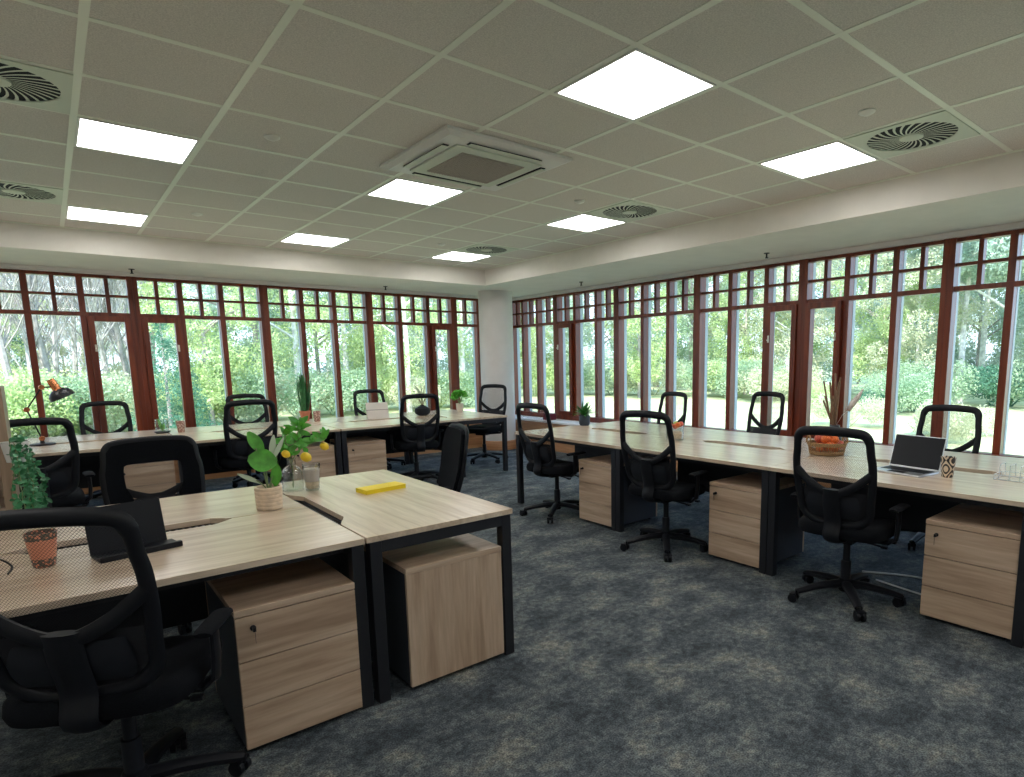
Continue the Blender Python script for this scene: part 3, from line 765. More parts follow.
# heading: direction the sitter faces (degrees from +x)
def hd(a): return math.radians(a-90)
CH = [
 ('near', (-.165, -.835), 62, 'large foreground black mesh chair at the lower left corner', 1.008),
 ('R1', (3.24, 1.20), 4, 'black mesh chair at the column end of the right row, clear of its pedestal', 1.0),
 ('R2', (3.20, -.17), 8, 'middle one of the three near-side black chairs of the right row', 1.01),
 ('R3', (3.22, -1.555), 4, 'black mesh chair seen from behind in front of the fruit basket', .995),
 ('RF1', (4.80, 1.40), 172, 'black mesh chair on the window side of the right row, behind the fruit jar', 1.0),
 ('RF2', (5.08, .40), 168, 'black mesh chair across the right row, left of the wide double mullion', 1.02),
 ('RF3', (4.77, -1.46), 180, 'black mesh chair on the window side, directly behind the open laptop', .985),
 ('L1', (-.38, 2.75), 92, 'black mesh chair in front of the copper lamp at far left', 1.02),
 ('L2', (1.20, 3.66), 90, 'black mesh chair behind the large leaved plant, near side of the window row', 1.03),
 ('L3', (3.00, 3.60), 80, 'black mesh chair in front of the round black vase', 1.01),
 ('LF1', (.18, 5.00), 270, 'black mesh chair on the window side, between the lamp and the glass jar', .99),
 ('LF2', (1.56, 4.90), 270, 'black mesh chair on the window side, mostly hidden behind another mesh chair', 1.01),
 ('LF3', (3.12, 4.95), 270, 'black mesh chair on the window side, behind the white tablet', 1.0),
 ('END', (4.42, 4.34), 205, 'black mesh chair beside the white column at the end desk', 1.03),
]
for i, (k, (x, y), a, l, s_) in enumerate(CH): place(ch, i == 0, (x, y, 0), hd(a), l, s_, group='black mesh office chairs')
place(ch2, True, (.17, .86, 0), hd(272), 'wide-framed black chair facing the camera behind the black tablet stand', .965, group='broad padded black chairs')
place(make_chair(2), True, (1.74, .84, 0), hd(168), 'broad-backed black chair seen from its side beyond the yellow notebook', .925)
for o_ in [ch2]: del o_['group']

# ---------------------------------------------------------------- desk-top things
def leafshape(mb, base, direction, length, width, upv=(0, 0, 1), bend=.2, fold=.15, n=7):
    d = Vector(direction).normalized(); u = Vector(upv); s_ = d.cross(u)
    if s_.length < 1e-3: s_ = d.orthogonal()
    s_.normalize(); nn = s_.cross(d).normalized()
    vs = []; fs = []
    for i in range(n+1):
        t = i/n; wd = width*math.sin(PI*min(1, (t*.92+.04)))**.75/2
        c = Vector(base)+d*(length*t)-nn*(bend*length*t*t)
        vs += [c-s_*wd+nn*(fold*wd), c, c+s_*wd+nn*(fold*wd)]
    for i in range(n):
        q = i*3; fs += [(q, q+1, q+4, q+3), (q+1, q+2, q+5, q+4)]
    mb.add(vs, fs)
def cup(name, loc, r0, r1, h, m, label, cat='cup', rim=None):
    b = MB(); b.lathe([(r0*.9, 0), (r0, .004), (r1, h), (r1-.004, h), (r0-.003, .008)], n=32)
    o = b.build(name, m, smooth='auto', loc=loc); return tag(o, label, cat)
# ribbed plant pot with big round leaves (foreground)
X, Y = .51, .035
r = empty('potted_plant', (X, Y, TZ), 0, 'plant with one big round green leaf in a ribbed sand-coloured pot, foreground desk', 'potted plant')
b = MB(); pr_ = []
for k in range(12):
    z = .002+k*.0092; pr_ += [(.0565+.0022*(k % 2)+.0003*k, z), (.0595+.0003*k, z+.0045)]
pr_ += [(.058, .113), (.052, .112), (.052, .095)]
b.lathe(pr_, n=36); b.build('pot', concrete, r, smooth='auto')
b = MB(); b.lathe([(.0515, .088), (.05, .096)], n=24); b.build('soil', soil, r)
b = MB(); b.tube([(0, 0, .09), (.0, .005, .14), (.0, .01, .20)], .004, 6); b.tube([(0, 0, .09), (-.01, .01, .18), (-.035, .02, .30)], .004, 6); b.tube([(0, 0, .09), (.02, 0, .15), (.05, .0, .25)], .0035, 6); b.tube([(.01, 0, .09), (.02, .01, .13), (.03, .0, .16)], .004, 6)
b.tube([(.0, 0, .09), (-.02, .0, .12), (-.05, -.01, .15)], .003, 6)
b.build('stems', stem_m, r)
camdir = Vector((-.25, -.97, .1))
b = MB(); leafshape(b, (.045, -.02, .225), (-.86, .3, .22), .128, .112, upv=(-.1, -1, .2), bend=.05); b.build('round_leaf', leaf_bright, r, smooth=True)
b = MB(); leafshape(b, (-.005, .015, .275), (-.42, .2, .85), .120, .058, upv=(-.2, -1, .1), bend=.08); b.build('upper_leaf', leaf_bright, r, smooth=True)
b = MB(); leafshape(b, (.045, -.01, .22), (-.1, .1, -1), .115, .05, upv=(-.2, -1, .0), bend=.0); b.build('hanging_leaf', leaf_bright, r, smooth=True)
b = MB(); leafshape(b, (-.03, -.005, .13), (-.80, .45, .50), .12, .022, upv=(-.2, -1, .3)); b.build('pale_leaf', leaf_pale, r, smooth=True)
b = MB(); leafshape(b, (.03, .01, .23), (.5, .0, .9), .13, .022, upv=(-.2, -1, .2)); leafshape(b, (.03, .02, .24), (.2, .1, 1), .12, .03, upv=(-.2, -1, .2)); b.build('bud_leaves', leaf_pale, r, smooth=True)
# glass vase with a lemon branch
X, Y = .725, .405
r = empty('glass_vase', (X, Y, TZ), 0, 'clear glass bottle vase holding a leafy lemon branch, foreground desk', 'vase')
b = MB(); b.lathe([(.050, 0), (.055, .006), (.057, .07), (.055, .105), (.040, .130), (.024, .142), (.022, .175), (.026, .180), (.022, .180), (.019, .142), (.036, .126), (.051, .10), (.053, .07), (.050, .012)], n=36); b.build('glass_body', glass_m, r, smooth='auto')
br = empty('lemon_branch', (X, Y, TZ), 0, 'leafy green lemon branch standing in the clear bottle vase', 'branch')
b = MB(); br_paths = [[(0, 0, .02), (.005, 0, .12), (.0, .0, .19), (.03, .02, .26), (.09, .02, .31)], [(0, 0, .15), (.04, 0, .22), (.12, -.02, .26), (.19, -.03, .28)], [(0, 0, .15), (-.02, 0, .23), (-.02, .0, .32)], [(.03, .02, .26), (.06, .03, .33), (.07, .03, .38)]]
for p in br_paths: b.tube(smoothpath(p, 4, False), .0035, 6)
b.build('branch', stem_m, br)
b = MB(); rnd = random.Random(5)
for p in br_paths:
    for k in range(16):
        t = rnd.uniform(.45, 1)*(len(p)-1); i = min(int(t), len(p)-2); q = Vector(p[i]).lerp(Vector(p[i+1]), t-i)
        d = Vector((rnd.uniform(-1, 1), rnd.uniform(-1, 1), rnd.uniform(-.3, .8)))
        leafshape(b, q, d, rnd.uniform(.05, .085), rnd.uniform(.024, .036), upv=(rnd.uniform(-.4, .4), -1, .5), bend=.15, n=5)
b.build('leaves', leaf_bright, br, smooth=True)
for (p, q, lab) in (((.065, -.05, .188), .026, 'lemon hanging lowest on the branch, above the glass cup'), ((.175, -.03, .235), .022, 'lemon at the right tip of the branch'), ((-.035, -.04, .215), .020, 'narrow lemon beside the large round leaf')):
    b = MB(); b.ball((0, 0, 0), q, 10, (1.25, 1, 1)); b.tube([(q*1.1, 0, 0), (q*1.42, 0, 0)], q*.22, 6)
    o = b.build('lemon', lemon, smooth=True, loc=(X+p[0], Y+p[1], TZ+p[2]), rot=(0, .6, .4))
    tag(o, lab, 'lemon', 'lemons on the branch')
# glass tumbler with sand
X, Y = .81, .345
r = empty('glass_candle', (X, Y, TZ), 0, 'glass cup with layers of sand-coloured wax beside the bottle vase', 'candle')
b = MB(); b.lathe([(.034, 0), (.036, .004), (.0475, .150), (.045, .150), (.033, .012)], n=32); b.build('glass_cup', glass_m, r, smooth='auto')
b = MB(); b.lathe([(.0325, .0125), (.0365, .045), (.034, .05)], n=28); b.build('wax_layer', sand, r, smooth='auto')
b = MB(); b.lathe([(.0375, .052), (.043, .115), (.038, .122), (.0, .12)], n=28); b.build('grey_wax', pmat('grey_wax', (.5, .46, .42), .6), r, smooth='auto')
# yellow notebook
r = empty('yellow_notebook', (1.095, .075, TZ), .12, 'bright yellow notebook lying on the end desk', 'notebook')
b = MB(); b.box(-.118, .118, -.055, .055, .002, .020); b.build('pages', yellow_m, r)
b = MB(); b.box(-.121, .121, -.058, .058, 0, .002); b.box(-.121, .121, -.058, .058, .020, .023); b.box(-.123, -.119, -.058, .058, 0, .023); b.build('cover', yellow_m, r, bevel=.001)
# black tablet on stand (foreground desk)
r = empty('tablet_stand', (-.062, -.375, TZ), math.radians(12), 'black tablet with keyboard cover standing on the big foreground desk', 'tablet')
b = MB(); m = Matrix.Translation((0, .06, .004)) @ Matrix.Rotation(-.22, 4, 'X')
b.box(-.125, .125, -.004, .004, .0, .178, m); b.build('tablet_body', black, r, bevel=.003)
b = MB(); b.box(-.118, .118, -.0045, -.004, .008, .178, m); b.build('screen', screen_m, r)
b = MB(); b.box(-.125, .14, -.05, .055, .0, .012); b.box(-.125, .14, -.055, -.035, .0, .022); b.build('keyboard_cover', black, r, bevel=.003)
cup('patterned_cup', (-.325, -.34, TZ), .032, .047, .125, cup_terra, 'terracotta coloured cup with speckled bands seen through the foreground chair netting')
b = MB(); b.tube(smoothpath([(-.56, -.30, TZ+.004), (-.50, -.28, TZ+.03), (-.45, -.30, TZ+.045), (-.41, -.34, TZ+.02), (-.42, -.38, TZ+.004)], 6, False), .0035, 6)
tag(b.build('black_cable', black), 'short black cable looping on the foreground desk at the left edge', 'cable')
# ---- window row (left)
r = empty('desk_lamp', (-.35, 4.17, TZ), 0, 'black and copper jointed desk lamp on the far left desk', 'desk lamp')
b = MB(); b.lathe([(.095, 0), (.095, .010), (.085, .016), (.018, .018), (.012, .05), (.0, .052)], n=32); b.build('lamp_base', metalblk, r, smooth='auto')
j0, j1, j2, j3 = Vector((.0, 0, .06)), Vector((-.075, 0, .325)), Vector((.045, 0, .52)), Vector((.12, 0, .52))
b = MB()
for o_y in (-.012, .012):
    b.tube([j0+Vector((0, o_y, 0)), j1+Vector((0, o_y, 0))], .006, 8); b.tube([j1+Vector((0, o_y, 0)), j2+Vector((0, o_y, 0))], .006, 8)
b.tube([j2, j3], .008, 8); b.build('lamp_arm', metalblk, r, smooth='auto')
for j in (j0, j1, j2):
    b = MB(); m = Matrix.Translation(j) @ Matrix.Rotation(PI/2, 4, 'X'); b.lathe([(.020, -.022), (.023, -.014), (.023, .014), (.020, .022)], n=18, mat=m); b.build('copper_joint', copper, r, smooth='auto')
m = Matrix.Translation(j3+Vector((.02, 0, 0))) @ Matrix.Rotation(-.42, 4, 'Y')
b = MB(); b.lathe([(.028, .075), (.032, .05), (.034, -.02), (.045, -.03)], n=24, mat=m); sh = b.build('copper_cap', copper, r, smooth='auto')
b = MB(); b.lathe([(.045, -.028), (.075, -.045), (.095, -.075), (.100, -.11), (.096, -.11), (.09, -.075), (.07, -.05), (.04, -.034)], n=32, mat=m, cap=False); b.build('lamp_shade', metalblk, r, smooth='auto')
r = empty('glass_terrarium', (.60, 4.50, TZ), 0, 'small glass jar with a green sprig on a dark dish beside the speckled cup', 'terrarium')
b = MB(); b.lathe([(.05, 0), (.075, .012), (.07, .02), (.0, .02)], n=28); b.build('dish', metalblk, r, smooth='auto')
b = MB(); b.lathe([(.06, .021), (.062, .10), (.056, .15), (.059, .15), (.058, .10), (.057, .025)], n=28, cap=False); b.build('glass_jar', glass_m, r, smooth='auto')
b = MB(); leafshape(b, (0, 0, .02), (-.2, 0, 1), .13, .03, upv=(0, -1, 0)); leafshape(b, (0, 0, .02), (.3, 0, 1), .09, .03, upv=(0, -1, 0)); b.build('sprig', leaf_bright, r)
cup('speckled_cup', (.76, 4.45, TZ), .032, .043, .12, cup_pink, 'pinkish speckled cup beside the small glass jar on the far left desk')
r = empty('potted_grass', (2.10, 4.72, TZ), 0, 'tall upright green grass in a terracotta pot on the window row', 'potted plant')
b = MB(); b.lathe([(.042, 0), (.060, .10), (.066, .10), (.066, .125), (.058, .125), (.055, .10)], n=28); b.build('pot', terracotta, r, smooth='auto')
b = MB(); b.lathe([(.055, .10), (.05, .108)], n=20); b.build('soil', soil, r)
b = MB(); rnd = random.Random(3)
for k in range(60):
    a = rnd.uniform(0, 2*PI); rr = rnd.uniform(0, .045); h = rnd.uniform(.30, .50); sp_ = rnd.uniform(.0, .17)
    leafshape(b, (rr*math.cos(a), rr*math.sin(a), .10), (sp_*math.cos(a), sp_*math.sin(a), 1), h, .022, upv=(math.cos(a), math.sin(a), 0), bend=.03, n=5)
b.build('grass_blades', leaf_dark, r)
cup('speckled_cup', (2.19, 4.56, TZ), .036, .046, .125, cup_pink, 'pale speckled cup beside the tall grass pot on the window row')
r = empty('white_tablet', (2.89, 4.40, TZ), math.radians(-14), 'white tablet leaning back on the far row in front of a mesh chair', 'tablet')
b = MB(); m = Matrix.Translation((0, .0, .004)) @ Matrix.Rotation(-.30, 4, 'X'); b.box(-.135, .135, -.005, .005, .0, .20, m); b.build('tablet_back', pmat('cream_cover', (.62, .58, .52), .6), r, bevel=.004)
b = MB(); b.box(-.135, .135, -.006, -.0052, .10, .105, m); b.build('cover_fold', dgrey, r)
b = MB(); b.prism([(-.05, 0), (.09, 0), (.0, .10)], -.13, .13, Matrix(((0, 0, 1, 0), (1, 0, 0, .0), (0, 1, 0, 0), (0, 0, 0, 1)))); b.build('stand', pmat('cream_stand', (.55, .5, .45), .7), r)
r = empty('black_vase', (3.46, 4.30, TZ), 0, 'squat round black vase with short dark twigs on the window row', 'vase')
b = MB(); pr_ = [(.05, 0), (.092, .025), (.105, .060), (.095, .095), (.055, .118), (.030, .130), (.030, .140), (.024, .140), (.022, .125)]; b.lathe(pr_, n=32); b.build('vase_body', black, r, smooth='auto')
b = MB()
for k in range(6):
    a = k*1.05; b.tube([(0, 0, .12), (.03*math.cos(a), .03*math.sin(a), .19), (.09*math.cos(a), .06*math.sin(a), .25+.02*(k % 3))], .006, 6, radii=[.7, .9, .5])
b.build('twigs', twig, r)
b = MB(); rnd = random.Random(9)
for k in range(12):
    leafshape(b, (rnd.uniform(-.02, .02), 0, .22), (rnd.uniform(-.5, .5), rnd.uniform(-.5, .5), 1), rnd.uniform(.1, .22), .014, upv=(0, -1, 0))
b.build('pale_sprays', leaf_pale, r)
r = empty('potted_plant', (4.09, 4.42, TZ), 0, 'bushy bright green plant in a white pot near the column', 'potted plant')
b = MB(); b.lathe([(.045, 0), (.052, .12), (.048, .12), (.044, .10)], n=28); b.build('pot', pmat('cream_pot', (.72, .64, .52), .6), r, smooth='auto')
b = MB(); b.lathe([(.044, .10), (.04, .108)], n=20); b.build('soil', soil, r)
b = MB(); rnd = random.Random(4)
for k in range(95):
    d = Vector((rnd.uniform(-1, 1), rnd.uniform(-1, 1), rnd.uniform(-.1, 1.2))).normalized(); q = Vector((d.x*.07, d.y*.07, .19+d.z*.07))
    leafshape(b, q, d+Vector((0, 0, .2)), .06, .05, upv=(rnd.uniform(-1, 1), -1, rnd.uniform(-1, 1)), n=4)
b.build('leaves', leaf_bright, r, smooth=True)
b = MB()
for k in range(8):
    a = k*.8; b.tube([(0, 0, .10), (.04*math.cos(a), .04*math.sin(a), .20)], .003, 5)
b.build('stems', stem_m, r)
# ---- right row
r = empty('potted_plant', (4.10, 1.78, TZ), 0, 'spiky green plant in a dark pot at the column end of the right row', 'potted plant')
b = MB(); b.lathe([(.048, 0), (.058, .02), (.060, .10), (.052, .115), (.048, .115), (.05, .10)], n=28); b.build('pot', pmat('navy_pot', (.03, .045, .07), .4), r, smooth='auto')
b = MB(); b.lathe([(.049, .09), (.04, .105)], n=20); b.build('soil', soil, r)
b = MB(); rnd = random.Random(8)
for k in range(60):
    a = rnd.uniform(0, 2*PI); el = rnd.uniform(.2, 1.4)
    leafshape(b, (.01*math.cos(a), .01*math.sin(a), .11), (math.cos(a)*math.cos(el), math.sin(a)*math.cos(el), math.sin(el)), rnd.uniform(.09, .16), .026, upv=(0, 0, 1) if el < 1.2 else (0, 1, 0), bend=.25, n=5)
b.build('leaves', pmat('fern_leaf', (.06, .24, .05), .5, noise=.3, scale=30), r, smooth=True)
# fruit jar: glass jar with flowers / fruit
JX, JY = 3.85, .30
r = empty('glass_jar', (JX, JY, TZ), 0, 'tall clear glass jar on the right row, topped with fruit, seen past the middle chair', 'jar')
b = MB(); b.lathe([(.070, 0), (.075, .008), (.078, .13), (.075, .13), (.072, .014)], n=32); b.build('jar_wall', glass_m, r, smooth='auto')
b = MB(); b.lathe([(.069, .015), (.071, .06), (.04, .075)], n=28); b.build('jar_filling', sand, r, smooth='auto')
fr = [(.002, -.002, .118, .026, redfruit), (.042, .026, .134, .026, greenfruit), (-.044, .024, .134, .026, redfruit), (-.02, -.046, .134, .026, orange_m), (.036, -.034, .136, .026, redfruit)]
flab = ['red apple in the middle of the glass jar', 'green apple in the glass jar', 'red apple at the left of the glass jar', 'orange at the near side of the glass jar', 'red apple at the right side of the glass jar']
for (x, y, z, q, m), l in zip(fr, flab):
    b = MB(); b.ball((0, 0, 0), q, 10, (1, 1, .93)); tag(b.build('apple' if m != orange_m else 'orange', m, smooth=True, loc=(JX+x, JY+y, TZ+z)), l, 'fruit', 'fruit heaped on the glass jar')
# wicker basket with oranges
BXc, BYc = 3.98, -1.015
r = empty('wicker_basket', (BXc, BYc, TZ), math.radians(0), 'shallow round wicker basket with two loop handles, full of oranges', 'basket')
b = MB(); b.lathe([(.10, 0), (.115, .004), (.10, .008)], n=32); 
for k in range(44):
    a = 2*PI*k/44; c, s_ = math.cos(a), math.sin(a); b.tube([(.112*c, .112*s_, .004), (.122*c, .122*s_, .045), (.130*c, .130*s_, .085)], .0035, 5)
for z, rr in ((.012, .114), (.024, .118), (.072, .129), (.080, .131), (.088, .132)):
    b.tube([(rr*math.cos(2*PI*k/40), rr*math.sin(2*PI*k/40), z) for k in range(40)], .006, 6, closed=True)
b.build('basket_body', wicker, r, smooth=True)
hdir = Vector((.76, -.65, 0))
for sd in (-1, 1):
    b = MB(); pth = []
    for k in range(9):
        a = PI*k/8; t_v = Vector((-hdir.y, hdir.x, 0)); pth.append(hdir*sd*.132+t_v*(.042*math.cos(a))+Vector((0, 0, .085+.055*math.sin(a))))
    b.tube(pth, .006, 8); b.build('handle', wicker, r, smooth=True)
rnd = random.Random(2)
opos = [(.0, .0, .052), (.068, .01, .055), (-.066, .012, .055), (.02, .066, .055), (-.01, -.068, .055), (.066, -.062, .070), (-.062, -.058, .070), (.034, .012, .110), (-.036, -.008, .112), (.0, .06, .110), (.004, -.052, .108), (.0, .006, .158)]
for i, q in enumerate(opos):
    b = MB(); b.ball((0, 0, 0), .034, 10, (1, 1, .94)); tag(b.build('orange' , orange_m if i % 4 != 1 else redfruit, smooth=True, loc=(BXc+q[0], BYc+q[1], TZ+q[2])), 'orange-red fruit piled in the wicker basket on the right row', 'fruit', 'fruit in the wicker basket')
# dried stems in a vase behind the basket
r = empty('dried_stem_vase', (4.40, -.86, TZ), 0, 'slim dark vase with dried brown stems and a pale plume behind the fruit basket', 'vase')
b = MB(); b.lathe([(.045, 0), (.055, .04), (.05, .12), (.035, .16), (.038, .17), (.033, .17)], n=28); b.build('vase_body', pmat('smoke_grey_ceramic', (.06, .07, .09), .3), r, smooth='auto')
b = MB(); rnd = random.Random(12)
for k in range(13):
    a = rnd.uniform(0, 2*PI); q = rnd.uniform(.02, .12); h = rnd.uniform(.36, .58)
    b.tube([(0, 0, .12), (q*.4*math.cos(a), q*.4*math.sin(a), .22), (q*math.cos(a), q*math.sin(a), h)], .0055, 6, radii=[.7, 1.1, 1.3])
b.build('dried_stems', twig, r)
b = MB(); m0 = Vector((.08, -.06, .28))
b.tube([(.0, 0, .15), (.045, -.035, .25), tuple(m0)], .002, 5)
b.tube([tuple(m0), (.105, -.085, .34), (.135, -.11, .39), (.16, -.135, .45)], .024, 8, radii=[.6, 1, .75, .15]); b.build('pale_plume', feather, r, smooth=True)
# laptop
LX, LY = 3.64, -1.68
r = empty('laptop', (LX, LY, TZ), math.radians(-98), 'open silver laptop with a dark screen on the right row', 'laptop')
b = MB(); b.box(-.155, .155, -.11, .11, .0, .012); b.build('laptop_base', silver, r, bevel=.004)
b = MB(); b.box(-.135, .135, -.02, .085, .0122, .014); b.build('keyboard', black, r)
b = MB(); b.box(-.05, .05, -.095, -.035, .0122, .0128); b.build('touchpad', dgrey, r)
m = Matrix.Translation((0, .112, .012)) @ Matrix.Rotation(-.30, 4, 'X')
b = MB(); b.box(-.155, .155, -.003, .003, .0, .205, m); b.build('laptop_lid', silver, r, bevel=.002)
b = MB(); b.box(-.150, .150, -.0042, -.0032, .008, .200, m); b.build('laptop_screen', screen_m, r)
cup('patterned_cup', (3.66, -1.915, TZ), .030, .040, .118, cup_diam, 'cream and black diamond patterned cup beside the open laptop')
# wire rack
r = empty('wire_letter_rack', (3.83, -2.24, TZ), math.radians(-90), 'pale wire letter rack on the desk at the right picture edge', 'letter rack')
b = MB()
for z in (.003, .03): b.tube([(-.12, -.07, z), (.12, -.07, z), (.12, .07, z), (-.12, .07, z)], .0025, 6, closed=True)
for x in (-.12, .12):
    for y in (-.07, .07): b.tube([(x, y, .003), (x, y, .03)], .0025, 6)
b.build('rack_base', cablew, r)
for k in range(5):
    x = -.10+k*.05
    b = MB(); b.tube([(x, -.06, .004), (x, -.05, .085), (x, .05, .085), (x, .06, .004)], .0025, 6); b.build('divider', cablew, r)
# floor cable loop and dark red box
b = MB(); b.tube(smoothpath([(3.75, -1.42, .006), (3.90, -1.72, .006), (3.86, -2.05, .006), (3.62, -2.12, .006), (3.60, -1.90, .006), (3.66, -1.55, .006)], 6, False), .006, 6)
tag(b.build('white_cable', cablew, smooth=True), 'white cable lying in a loop on the carpet beneath the laptop desk', 'cable')
b = MB(); b.box(-.07, .07, -.09, .09, 0, .10); b.box(-.071, .071, -.091, .091, .03, .036); b.box(-.071, .071, -.091, .091, .062, .068)
tag(b.build('storage_box', redblk, loc=(5.92, 4.72, .4685), bevel=.004), 'small dark red box on the window ledge near the column', 'box')

# ---------------------------------------------------------------- shelving with ivy at the left edge
r = empty('open_shelving', (-.432, .98, 0), 0, 'tall pale wooden shelving unit cut by the left picture edge', 'shelving')
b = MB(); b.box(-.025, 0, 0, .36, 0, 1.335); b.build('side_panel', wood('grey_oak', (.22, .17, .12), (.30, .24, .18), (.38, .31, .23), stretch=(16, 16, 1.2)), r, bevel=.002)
b = MB(); b.box(-.90, -.875, 0, .36, 0, 1.335); b.build('side_panel', desk_oak_v, r, bevel=.002)
b = MB(); b.box(-.045, .003, -.02, -.001, 0, 1.335); b.build('front_stile', desk_oak_v, r, bevel=.002)
for z in (.08, .40, .71, 1.02, 1.31):
    b = MB(); b.box(-.874, -.026, .003, .355, z, z+.022); b.build('shelf', desk_oak, r, bevel=.0015)
b = MB(); b.box(-.874, -.026, .356, .362, .0, 1.33); b.build('back_panel', desk_oak, r)
r = empty('trailing_ivy', (-.405, .895, .97), 0, 'trailing green ivy hanging down the side of the shelving at the left edge', 'ivy plant')
b = MB(); b.lathe([(.040, 0), (.055, .10), (.051, .10), (.038, .012)], n=24); b.build('hanging_pot', whitepl, r, smooth='auto')
b = MB(); b.box(-.040, -.03, .03, .064, .06, .075); b.build('hook', metalblk, r)
b = MB(); s2 = MB(); rnd = random.Random(21)
for v in range(13):
    a = rnd.uniform(-1.9, 1.6); p = Vector((-.01, 0, .09)); pts = [p.copy()]
    L = rnd.uniform(.25, .50)
    p = p+Vector((.035*math.cos(a), .05*math.sin(a), .02)); pts.append(p.copy())
    for k in range(12):
        p = p+Vector((.004*math.cos(a)+rnd.uniform(-.008, .008), .010*math.sin(a)+rnd.uniform(-.008, .008), -L/12))
        if p.x < -.045: p.x = -.045
        pts.append(p.copy())
    s2.tube(pts, .002, 5)
    for q in pts[1:]:
        for _ in range(4):
            d = Vector((rnd.uniform(-.2, 1), rnd.uniform(-1, 1), rnd.uniform(-.8, .5)))
            leafshape(b, q, d, rnd.uniform(.018, .036), rnd.uniform(.014, .024), upv=(rnd.uniform(-.5, .5), -1, .5), n=4)
s2.build('vines', stem_m, r); b.build('leaves', pmat('ivy_leaf', (.035, .20, .075), .4, noise=.4, scale=25), r)
r = empty('stack_of_papers', (-.62, 1.14, .7325), .1, 'stack of white papers with an orange folder on the lower shelf at left', 'papers')
b = MB(); b.box(-.11, .11, -.14, .14, 0, .02); b.build('paper_stack', paper, r)
b = MB(); b.box(-.11, .11, -.13, .15, .0202, .028); b.build('folder', pmat('orange_folder', (.7, .25, .1), .6), r)

# ---------------------------------------------------------------- outside
GZ = -.30
b = MB(); b.box(-60, 90, -60, 120, GZ-.3, GZ)
o = b.build('ground', grass_m); o['kind'] = 'structure'
def dirpt(px, dist):
    a = yaw+math.atan((px-PX0)/F_PX); return Vector((-.244+dist*math.sin(a), -3.166+dist*math.cos(a), GZ))
nprng = np.random.default_rng(11)
def leaf_cloud(centres, radii, n, size, aspect=.6, squash=1.0, shell=.55):
    c = np.asarray(centres, float); rr = np.asarray(radii, float)
    idx = nprng.choice(len(c), n, p=(rr**2)/(rr**2).sum())
    d = nprng.normal(size=(n, 3)); d /= np.linalg.norm(d, axis=1)[:, None]
    rad = rr[idx]*(shell+(1-shell)*nprng.random(n))
    p = c[idx]+d*rad[:, None]*np.array([1, 1, squash])
    a = nprng.normal(size=(n, 3)); a /= np.linalg.norm(a, axis=1)[:, None]
    b_ = np.cross(a, nprng.normal(size=(n, 3))); b_ /= np.linalg.norm(b_, axis=1)[:, None]
    s_ = size*(.6+.8*nprng.random(n))[:, None]
    v = np.stack([p-a*s_, p+b_*s_*aspect, p+a*s_, p-b_*s_*aspect], 1).reshape(-1, 3)
    f = np.arange(4*n).reshape(-1, 4)
    mb = MB(); mb.v = [tuple(x) for x in v.tolist()]; mb.f = [tuple(x) for x in f.tolist()]; mb.mi = [0]*n
    return mb
def branches(mb, base, d, L, r, depth, rnd, spread=.45, n=3):
    p = Vector(base); pts = [p.copy()]; dd = Vector(d)
    for k in range(3):
        dd = (dd+Vector((rnd.uniform(-.15, .15), rnd.uniform(-.15, .15), rnd.uniform(0, .12)))).normalized(); p = p+dd*L/3; pts.append(p.copy())
    mb.tube(pts, r, 5 if depth > 1 else 4, radii=[1, .85, .7, .5])
    if depth <= 0: return
    for k in range(n):
        t = rnd.uniform(.35, 1.0)*3; i = min(int(t), 2); q = pts[i].lerp(pts[i+1], t-i)
        nd = (dd+Vector((rnd.uniform(-1, 1), rnd.uniform(-1, 1), rnd.uniform(-.1, .7)))*spread*1.6).normalized()
        branches(mb, q, nd, L*rnd.uniform(.5, .72), r*.5, depth-1, rnd, spread, n)
def leafy_tree(mat, h, cr, nblob, nleaf, size, trunk=bark, seed=1, low=.25):
    rnd = random.Random(seed); r = empty('leafy_tree', cat='tree')
    b = MB(); b.tube([(0, 0, -.1), (.05, .02, h*.25), (-.05, .05, h*.55), (.0, 0, h*.9)], h*.0095, 8, radii=[1.2, .9, .6, .2])
    for k in range(12):
        z = h*rnd.uniform(.25, .8); a = rnd.uniform(0, 2*PI); q = cr*rnd.uniform(.5, .9)
        b.tube([(0, 0, z), (q*.5*math.cos(a), q*.5*math.sin(a), z+q*.35), (q*math.cos(a), q*math.sin(a), z+q*.5)], h*.005, 5, radii=[1, .7, .3])
    b.build('trunk', trunk, r)
    cs, rs = [], []
    for k in range(nblob):
        z = rnd.uniform(low, 1.0); env = math.sin(PI*min(1, max(.06, (z-low)/(1-low)*.80+.14)))**.6
        a = rnd.uniform(0, 2*PI); q = cr*env*rnd.random()**.5
        cs.append((q*math.cos(a), q*math.sin(a), z*h)); rs.append(cr*rnd.uniform(.16, .34))
    leaf_cloud(cs, rs, nleaf, size).build('foliage', mat, r)
    return r
def bare_tree(h, seed, trunk=birch, light=True):
    rnd = random.Random(seed); r = empty('bare_tree', cat='tree'); b = MB()
    pts = [Vector((0, 0, -.1))]; p = Vector((0, 0, 0)); lean = Vector((rnd.uniform(-.08, .08), rnd.uniform(-.08, .08), 1))
    for k in range(6): p = p+lean*h/6+Vector((rnd.uniform(-.1, .1), rnd.uniform(-.1, .1), 0)); pts.append(p.copy())
    b.tube(pts, h*.0085, 7, radii=[1.2, 1, .85, .7, .55, .4, .2]); b.build('trunk', trunk, r)
    b = MB()
    for k in range(34):
        t = rnd.uniform(1.0, 6); i = min(int(t), 5); q = pts[i].lerp(pts[i+1], t-i)
        a = rnd.uniform(0, 2*PI); branches(b, q, (math.cos(a)*.6, math.sin(a)*.6, .8), h*rnd.uniform(.12, .26), h*.0024, 3, rnd)
    b.build('branches', trunk, r)
    return r
